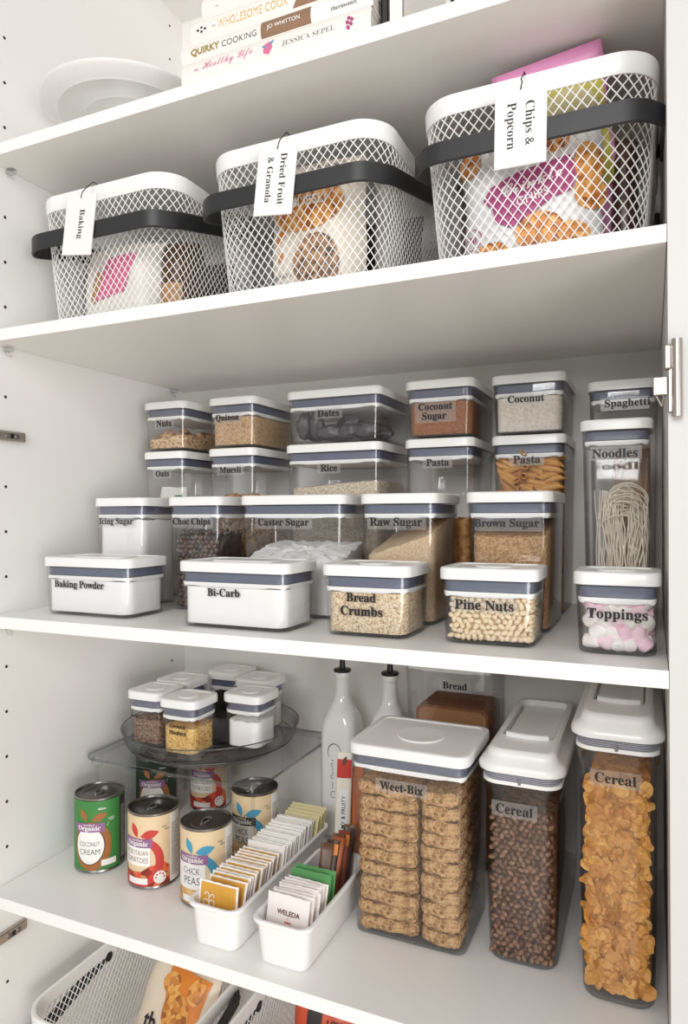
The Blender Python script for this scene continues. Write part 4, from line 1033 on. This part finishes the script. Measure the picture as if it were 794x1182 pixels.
# ------------------------------------------------------------------ tins
def tin(cx, cy, h, label, kind, face, r=.0415):
    """face: direction (radians) the printed front looks to"""
    t = thing('food_tin', label, 'tin', (cx, cy, ZD+.0003), group='tins of food')
    bm = bmesh.new()
    lathe(bm, [(0, .002), (r-.003, .002), (r-.0015, 0), (r+.0004, .0008), (r+.0004, .0025), (r-.0008, .004), (r-.0008, h-.004), (r+.0006, h-.0030), (r+.0006, h-.0008), (r-.0004, h), (r-.0018, h-.0008), (r-.0024, h-.004), (r-.006, h-.0045), (r-.008, h-.0055), (r*.62, h-.0055), (r*.60, h-.0048), (0, h-.0048)], 56)
    body = obj('can_body', bm, M['tin'], t)
    bm = bmesh.new(); lathe(bm, [(0, h-.0046), (r*.60, h-.0046), (r*.62, h-.0053), (r-.0082, h-.0053), (r-.0058, h-.0043), (r-.0028, h-.0038)], 56)
    bmesh.ops.delete(bm, geom=[f for f in bm.faces if len(f.verts) > 4 and f.calc_center_median().z > h-.0040], context='FACES')
    ld = obj('can_lid', bm, M['tindark'], t)
    bm = bmesh.new(); tube(bm, [(.0085*math.cos(a), .0065*math.sin(a), h-.0030+.0008*math.cos(a)) for a in [2*PI*i/20 for i in range(20)]], .0016, 6, closed=True)
    lathe(bm, [(0, h-.0046), (.0035, h-.0046), (.003, h-.0025), (0, h-.0022)], 12, (-.012, 0)); box(bm, -.014, -.007, -.0028, .0028, h-.0040, h-.0024, b=.0006)
    bmesh.ops.rotate(bm, verts=bm.verts, cent=(0, 0, 0), matrix=Matrix.Rotation(face+PI*.9, 3, 'Z')); obj('ring_pull', bm, M['tin'], ld)
    rl = r+.0002
    base = {'coconut': M['green'], 'green2': M['dkgreen']}.get(kind, M['cream'])
    bm = bmesh.new(); lathe(bm, [(rl-.0008, .0045), (rl, .0048), (rl, h-.0045), (rl-.0008, h-.0042)], 56)
    bmesh.ops.delete(bm, geom=[f for f in bm.faces if len(f.verts) > 4], context='FACES')
    lab = obj('paper_label', bm, base, t)
    def cyl(e): return lambda u, v: ((rl+e)*math.cos(face+u/rl), (rl+e)*math.sin(face+u/rl), v)
    sb = .004
    dec([rect(.050, .078, .0055, h-.0055)], cyl(.0002), M['dark'] if kind in ('coconut', 'green2') else M['white'], 'side_panel', lab, sub=sb)
    dec([rect(.053, .053+w_, z_, z_+.0010) for z_, w_ in [(h*.12+k*.0032, random.uniform(.010, .020)) for k in range(int(h*.72/.0032))]], cyl(.0004), M['white'] if kind in ('coconut', 'green2') else M['grey'], 'small_print', lab, sub=sb)
    m0 = h/.1285
    if kind == 'coconut' or kind == 'green2':
        dec([ell(-.002, .047*m0, .034, .042*m0, 40)], cyl(.0003), M['coconutshell'], 'coconut_print', lab, sub=sb)
        dec([ell(-.006, .048*m0, .0265, .033*m0, 40)], cyl(.0005), M['dark'], 'coconut_print_edge', lab, sub=sb)
        dec([ell(-.006, .048*m0, .0250, .0315*m0, 40)], cyl(.0007), M['white'], 'coconut_flesh_print', lab, sub=sb)
        dec([leaf2(-.010, .090*m0, .024, .011, 2.1), leaf2(-.002, .092*m0, .028, .013, .35)], cyl(.0004), M['coconutshell'], 'leaf_print', lab, sub=sb)
        dec([T2('COCONUT', .036, style='sans', off=-.01, at=(-.006, .0510*m0), xs=.62), T2('CREAM', .036, style='sans', off=-.01, at=(-.006, .0375*m0), xs=.85)], cyl(.0010), M['dkgreen'], 'title', lab, sub=sb)
        dec([T2('400mL', .014, style='sans', off=.02, at=(.016, .111*m0)), T2('kosher', .012, style='sans', at=(.032, .093*m0)), T2('vegan', .010, style='sans', at=(.032, .089*m0)), stroke([(.027, .086*m0), (.024, .080*m0)], .0007)], cyl(.0004), M['white'], 'small_lettering', lab, sub=sb)
        dec([rect(.014, .040, .012*m0, .0225*m0, .001)], cyl(.0009), M['white'], 'badge', lab, sub=sb)
        ox = -.004
    else:
        col = M['red'] if kind == 'tomato' else M['blue']; pr2 = M['tomprint'] if kind == 'tomato' else M['chickprint']
        dec([poly([(-.062, .005), (.050, .005), (.050, .034*m0), (.040, .044*m0), (.030, .036*m0), (.016, .040*m0), (.0, .030*m0), (-.03, .028*m0), (-.062, .036*m0)])], cyl(.0003), pr2, 'food_print', lab, sub=sb)
        dec([stroke(arc(-.002, .048*m0, .034, -1.3, 1.25, 22, ry=.036), [.010+.004*math.sin(PI*i/21) for i in range(22)])], cyl(.0005), col, 'fruit_outline', lab, sub=sb)
        dec([leaf2(-.006, .088*m0, .026, .012, 2.0), leaf2(.000, .090*m0, .032, .014, .25)], cyl(.0005), col, 'leaf_print', lab, sub=sb)
        dec([rect(-.040, .016, .040*m0 if kind != 'chick' else .030*m0, .073*m0)], cyl(.0007), M['white'], 'title_panel', lab, sub=sb)
        if kind == 'tomato': dec([T2('DICED ITALIAN', .046, style='sans', off=-.005, at=(-.010, .0625*m0), xs=.62), T2('TOMATOES', .046, style='sans', off=-.005, at=(-.010, .050*m0), xs=.72)], cyl(.0010), M['wood'], 'title', lab, sub=sb)
        else: dec([T2('CHICK', .030, style='sans', off=-.01, at=(-.008, .0600*m0), xs=.68), T2('PEAS', .028, style='sans', off=-.01, at=(-.007, .0440*m0), xs=.8)], cyl(.0010), M['navy'], 'title', lab, sub=sb)
        dec([T2('400g', .009, style='sans', at=(.040, .104*m0)), T2('vegan', .010, style='sans', at=(.044, .099*m0))], cyl(.0004), M['grey'], 'small_lettering', lab, sub=sb)
        dec([rect(-.026, .012, .009*m0, .0195*m0, .001)], cyl(.0009), M['white'], 'badge', lab, sub=sb)
        if kind == 'tomato':
            dec([ell(.032, .019, .0105, .0105, 28)], cyl(.0008), M['white'], 'rosette', lab, sub=sb)
            dec([ell(.032+.0068*math.cos(a), .019+.0068*math.sin(a), .0016, .0016, 8) for a in [k*PI/4 for k in range(5)]], cyl(.0011), M['red'], 'rosette_dots', lab, sub=sb)
        ox = -.004
    dec([rect(ox-.030, ox+.024, .0715*m0, .0868*m0)], cyl(.0010), M['purple'] if kind != 'chick2' else M['dark'], 'brand_band', lab, sub=sb)
    dec([T2('Organic', .040, off=.010, at=(ox-.003, .0775*m0)), T2('certified', .020, style='sans', at=(ox-.003, .0842*m0))], cyl(.0014), M['white'], 'brand_lettering', lab, sub=sb)
    return t
def toward(cx, cy, d=0.): return math.atan2(-.8-cy, 1.0-cx)+d
tin(.0925, .1550, .1290, 'green Coconut Cream tin standing nearest the left panel', 'coconut', toward(.0925, .155, -.28), .0425)
tin(.2150, .1530, .1245, 'cream and red Diced Italian Tomatoes tin in the front row', 'tomato', toward(.215, .153, -.52), .0425)
tin(.3310, .1430, .1245, 'cream and blue Chick Peas tin in the front row', 'chick', toward(.331, .143, -.42), .0415)
tin(.0560, .3560, .1245, 'dark green tin under the riser behind the tomato tin', 'green2', toward(.056, .356, -.1))
tin(.1290, .4420, .1245, 'cream and red tomato tin at the back under the riser', 'tomato', toward(.129, .442, -.3))
tin(.3330, .2920, .1245, 'cream and blue chick pea tin under the riser behind its leg', 'chick2', toward(.333, .292, -.45), .0420)

# ------------------------------------------------------------------ tea bins
def teabin(x0, x1, y0, y1, h, label):
    cx, cy = (x0+x1)/2, (y0+y1)/2; a, b = (x1-x0)/2, (y1-y0)/2
    t = thing('tea_bin', label, 'storage bin', (cx, cy, ZD+.0003), group='long white tea bins')
    s = lambda e, z, r: [(x, y, z) for x, y in rr(-a+e, a-e, -b+e, b-e, r, 6)]
    bm = bmesh.new(); k = .0045
    loft(bm, [s(.0135, 0, .012), s(.0100, .0015, .014), s(.0088, .004, .015), s(.0048, h-.009, .017), s(.0045, h-.0075, .017)])
    bmesh.ops.delete(bm, geom=[f for f in bm.faces if len(f.verts) > 4 and f.calc_center_median().z > h*.5], context='FACES')
    loft(bm, [s(.0045, h-.0075, .017), s(.0012, h-.0068, .018), s(0, h-.0055, .019), s(0, h-.0012, .019), s(.0010, h-.0002, .018), s(.0035, h, .017), s(.0058, h-.001, .016), s(.0066, h-.004, .0155), s(.0105, .005, .013), s(.0130, .0035, .011)], False, True)
    bmesh.ops.remove_doubles(bm, verts=bm.verts, dist=1e-6)
    obj('bin_body', bm, M['bin'], t, auto=50)
teabin(.3785, .4680, .0200, .335, .0635, 'long white bin of orange and white tea sachets in front of the chick peas')
teabin(.4870, .5795, .0210, .250, .0635, 'long white bin holding white and green sachets beside the large square container')
def sachet(w, h, m, mark=None, panel=None, nm='tea_sachet', th=.0022, seed=0):
    t = thing(nm, '', 'sachet')
    bm = bmesh.new(); NX, NZ = 8, 9; G_ = [[], []]
    hf = lambda u, v: th*.5*max(0, (1-abs(2*u/w)**3)*(1-abs(2*v/h-1)**4))**.6+.00025
    wv = lambda u, v: .0016*noise.noise(Vector((u*30+seed, v*30, seed)))
    for s in (0, 1):
        for j in range(NZ+1):
            G_[s].append([bm.verts.new((-w/2+w*i/NX, (-1 if s == 0 else 1)*hf(-w/2+w*i/NX, h*j/NZ)+wv(-w/2+w*i/NX, h*j/NZ), h*j/NZ+(.0006 if (i+j) % 2 and j == NZ else 0))) for i in range(NX+1)])
    for s in (0, 1):
        for j in range(NZ):
            for i in range(NX):
                q = (G_[s][j][i], G_[s][j][i+1], G_[s][j+1][i+1], G_[s][j+1][i]); bm.faces.new(q if s == 0 else q[::-1])
    for j in range(NZ):
        for i in (0, NX): bm.faces.new((G_[0][j][i], G_[0][j+1][i], G_[1][j+1][i], G_[1][j][i]))
    for i in range(NX):
        for j in (0, NZ): bm.faces.new((G_[0][j][i], G_[0][j][i+1], G_[1][j][i+1], G_[1][j][i]))
    obj('paper_wrap', bm, m, t, auto=80)
    f = lambda e: (lambda u, v: (u, -hf(u, v)+wv(u, v)-e, v))
    if panel: dec([rect(-w/2+.0035, w/2-.0035, .004, h-.0022)], f(.0004), panel, 'colour_panel', t, sub=.007)
    if panel: dec([rect(-w/2+.0015, w/2-.0015, .004, h-.0002)], lambda u, v: (u, hf(u, v)+wv(u, v)+.0004, v), panel, 'back_panel', t, sub=.007)
    return t, f
wp = mat('tea_paper', S(238, 235, 230), .6, bump=.2, bscale=80)
t0, f0 = sachet(.0675, .0700, wp, panel=M['gold'])
SG = 'orange and white tea sachets filed in the left bin'
o = t0; o.location = (.4185, .0440, ZD+.0125); o.rotation_euler = (-.10, 0, .0); o['label'] = 'orange tea sachet with a white emblem, foremost in the left bin'; o['group'] = SG
nS = [dup(t0) for _ in range(12)]
c_ = (-.016, .044)
dec([stroke(arc(c_[0]-.004, c_[1]-.004, .0045, .3, 5.9, 18), .0016), stroke(arc(c_[0]+.006, c_[1]-.004, .0045, -2.7, 2.9, 18), .0016), stroke([(c_[0]+.001, c_[1]-.010), (c_[0]+.001, c_[1]+.006)], .0016),
     stroke(arc(c_[0]-.003, c_[1]+.007, .0035, -.4, 3.4, 12), .0014), stroke(arc(c_[0]+.006, c_[1]+.005, .0035, -.2, 3.4, 12), .0014)], f0(.0010), M['white'], 'emblem', t0)
for k, o in enumerate(nS):
    y = .0520+k*.0084; o.location = (.4185+random.uniform(-.0015, .0015)+.001, y, ZD+.0115+random.uniform(0, .0025)); o.rotation_euler = (-.34+random.uniform(-.03, .03), 0, random.uniform(-.02, .02))
    o['group'] = SG; o['label'] = 'orange panelled tea sachet filed behind the foremost one in the left bin'
tw, fw = sachet(.0690, .0740, wp, seed=4)
NW = 14
for k in range(NW):
    o = tw if k == 0 else dup(tw); y = .163+k*.0078
    o.location = (.4210+random.uniform(-.0018, .0018), y, ZD+.0095+random.uniform(0, .003)+(.003 if k > 7 else 0)); o.rotation_euler = (-.30+random.uniform(-.03, .03), 0, random.uniform(-.03, .03))
    o['group'] = SG+' (white)'; o['label'] = 'plain white tea sachet filed behind the orange ones in the left bin'
ty, fy_ = sachet(.0700, .0760, mat('yellow_paper', S(214, 204, 158), .6, bump=.2, bscale=80), seed=6)
for k in range(5):
    o = ty if k == 0 else dup(ty); o.location = (.4225+random.uniform(-.001, .001), .2755+k*.0085, ZD+.0085+.002*k); o.rotation_euler = (-.34+random.uniform(-.03, .03), 0, random.uniform(-.03, .03))
    o['group'] = 'pale yellow sachets at the back of the left bin'; o['label'] = 'pale yellow sachet at the back of the left bin'
# right bin
tq, fq = sachet(.0660, .0760, mat('blush_paper', S(236, 228, 224), .55, bump=.2, bscale=80), seed=9)
tq.location = (.5295, .0455, ZD+.0100); tq.rotation_euler = (-.16, .03, 0); tq['label'] = 'white sachet with brown lettering, foremost in the right bin'; tq['group'] = 'white sachets in the right bin'
nS = [dup(tq) for _ in range(7)]
dec([T2('WELEDA', .036, style='sans', off=.02, at=(.002, .054))], fq(.0008), M['brown'], 'lettering', tq, sub=.008)
dec([rect(-.003, .007, .0405, .0425), stroke(arc(.002, .047, .0015, 0, 6, 10), .0004)], fq(.0008), M['red'], 'small_lettering', tq)
for k, o in enumerate(nS):
    o.location = (.5325+random.uniform(-.0015, .0015), .0530+k*.0068, ZD+.0075+random.uniform(0, .002)); o.rotation_euler = (-.22+random.uniform(-.03, .03), random.uniform(-.03, .03), random.uniform(-.03, .03))
    o['group'] = 'white sachets in the right bin'; o['label'] = 'white sachet filed behind the foremost one in the right bin'
tg, fg = sachet(.0670, .0820, mat('green_paper', S(84, 146, 84), .5, bump=.2, bscale=80), seed=12)
tg.location = (.5325, .1200, ZD+.0075); tg.rotation_euler = (-.26, 0, 0); tg['label'] = 'bright green sachet, rearmost of the two green ones in the right bin'; tg['group'] = 'green sachets in the right bin'
o = dup(tg, (.5315, .1080, ZD+.0070), (-.24, 0, 0), label='green and silver sachet, nearer of the two green ones in the right bin')
dec([rect(-.028, .024, .004, .068, .004)], fg(.0008), mat('silver_foil', S(206, 210, 206), .3, bump=.4, bscale=60), 'silver_panel', o, sub=.007)
# brown and orange stick packs
def stick(w, L_, m, label, loc, rot, grp, band=None):
    t, f = sachet(w, L_, m, nm='stick_pack', th=.006, seed=random.random()*9); t.location = loc; t.rotation_euler = rot; t['label'] = label; t['group'] = grp; t['category'] = 'stick pack'
    if band: dec([rect(-w/2+.001, w/2-.001, L_*.8, L_*.95)], f(.0005), band, 'colour_band', t, sub=.006)
    return t, f
gm = 'brown stick packs leaning in the right bin'
cols = [S(96, 68, 52), S(70, 52, 44), S(176, 92, 52), S(112, 80, 60), S(150, 70, 48), S(60, 46, 42), S(128, 96, 74)]
wrd = ['foremost', 'second', 'third', 'fourth', 'fifth', 'sixth', 'rearmost']
for k, c in enumerate(cols):
    stick(.020, .105, mat('stick_wrap_'+str(k), c, .4, bump=.4, bscale=60), 'brown or orange stick pack leaning in the right bin, %s of seven' % wrd[k], (.5380+.0012*k, .1400+.0120*k, ZD+.010), (-.36, .10+.03*(k % 3), .35), gm, M['orange'] if k % 3 == 1 else None)
t, f = stick(.027, .212, mat('cream_stick_wrap', S(232, 226, 214), .4, bump=.5, bscale=50), 'tall cream stick pack with a red band lettered CREAMY & FRUITY behind the right bin', (.5110, .2790, ZD+.0005), (-.02, .035, .25), 'tall stick packs behind the right bin', M['red'])
dec([rect(-.006, .008, .045, .150)], f(.0006), M['lid'], 'white_panel', t, sub=.006)
dec([T2('CREAMY & FRUITY', .080, style='sans', off=.005, at=(.001, .100), rot=PI/2)], f(.0010), M['ink'], 'lettering', t, sub=.006)
dec([leaf2(-.002, .190, .018, .007, 1.3)], f(.0010), M['brown'], 'chilli_print', t, sub=.006)
stick(.024, .185, mat('orange_stick_wrap', S(196, 104, 52), .4, bump=.5, bscale=50), 'tall orange stick pack behind the cream one beside the right bin', (.5330, .2950, ZD+.0005), (-.02, .02, .35), 'tall stick packs behind the right bin')

# ------------------------------------------------------------------ bottles
def bottle(cx, cy, rz, label):
    t = thing('oil_bottle', label, 'bottle', (cx, cy, ZD+.0003), rz, group='white bottles with black pourers')
    def sec(h, r, z): return [(x, y, z) for x, y in rr(-h, h, -h, h, min(r, h-.0001), 9)]
    bm = bmesh.new()
    loft(bm, [sec(.029, .010, 0), sec(.0335, .012, .003), sec(.0345, .013, .012), sec(.0345, .013, .190), sec(.0343, .014, .205), sec(.0330, .018, .221), sec(.0290, .022, .236), sec(.0235, .0225, .248), sec(.0185, .0184, .258),
              sec(.0160, .0159, .268), sec(.0148, .0147, .280), sec(.0140, .0139, .300), sec(.0140, .0139, .301), sec(.0158, .0157, .303), sec(.0162, .0161, .305), sec(.0162, .0161, .312), sec(.0152, .0151, .3140), sec(.011, .0109, .3142)])
    obj('bottle_body', bm, M['ceramic'], t, auto=50)
    bm = bmesh.new(); lathe(bm, [(0, .3140), (.0165, .3140), (.0175, .3155), (.0172, .3185), (.0150, .3200), (.0062, .3210), (.0055, .330), (.0048, .352), (.0030, .392), (0, .3925)], 28)
    obj('pourer', bm, M['blackp'], t)
    fn = lambda u, v: (u, -.0349, v)
    dec([stroke(arc(-.002, .166, .0135, -.2, 3.9, 22, ry=.016), [.0006+.0010*math.sin(PI*i/21) for i in range(22)]), ell(-.006, .150, .0014, .0014, 10), stroke(arc(-.006, .141, .003, .8, 5.4, 12), .0009), ell(-.006, .133, .0012, .0012, 10),
         stroke([(-.008, .128), (-.003, .126)], .0009), stroke(arc(-.006, .119, .0035, .8, 5.4, 12), .0009), stroke(arc(-.004, .085, .006, 1, 5.2, 16), .0010), stroke([(-.006, .108), (-.006, .096)], .0010)], fn, M['ink'], 'script_lettering', t)
    return t
bottle(.4455, .4350, .0, 'white ceramic oil bottle with black script, left of the two')
bottle(.5410, .4450, .0, 'white ceramic oil bottle partly hidden behind the large square container')
# ------------------------------------------------------------------ camera, light
cam = bpy.data.cameras.new('camera'); co = bpy.data.objects.new('camera', cam); COL.objects.link(co)
cam.sensor_fit = 'HORIZONTAL'; cam.sensor_width = 36; cam.lens = 797.405*36/794; cam.clip_start = .01
co.location = (1.00023, -.8, 1.4)
yaw, pit, rol = .41892, .00143, -.00403
fwd = Vector((-math.sin(yaw)*math.cos(pit), math.cos(yaw)*math.cos(pit), math.sin(pit)))
right = Vector((math.cos(yaw), math.sin(yaw), 0)); up = right.cross(fwd)
Rm = Matrix((right, up, -fwd)).transposed().to_4x4()
co.matrix_world = Matrix.Translation(co.location) @ Rm @ Matrix.Rotation(rol, 4, 'Z')
scn.camera = co
w = bpy.data.worlds.new('room_light'); scn.world = w; w.use_nodes = True
w.node_tree.nodes['Background'].inputs['Color'].default_value = (1., .995, .985, 1)
w.node_tree.nodes['Background'].inputs['Strength'].default_value = .46
def area(loc, size, power, target, col=(1, .97, .93)):
    l = bpy.data.lights.new('ceiling_or_fill_light', 'AREA'); l.size = size; l.energy = power; l.color = col
    o = bpy.data.objects.new('ceiling_or_fill_light', l); COL.objects.link(o); o.location = loc
    o.rotation_euler = (Vector(target)-Vector(loc)).to_track_quat('-Z', 'Y').to_euler(); return o
area((1.0, -3.0, 2.45), 1.3, 56, (.5, .3, 1.1), (1, .995, .985))
area((3.9, -2.9, .85), 2.0, 80, (.1, .3, 1.05), (1, .997, .99))  # added fill from low right, no real lamp: brightens left wall and deep shelves
scn.view_settings.view_transform = 'Standard'; scn.view_settings.look = 'None'; scn.view_settings.exposure = .08; scn.view_settings.gamma = 1
scn.view_settings.use_curve_mapping = False
scn.cycles.transparent_max_bounces = 64; scn.cycles.max_bounces = 16; scn.cycles.diffuse_bounces = 12; scn.cycles.glossy_bounces = 4
scn.cycles.use_denoising = True
scn.cycles.caustics_reflective = False; scn.cycles.caustics_refractive = False
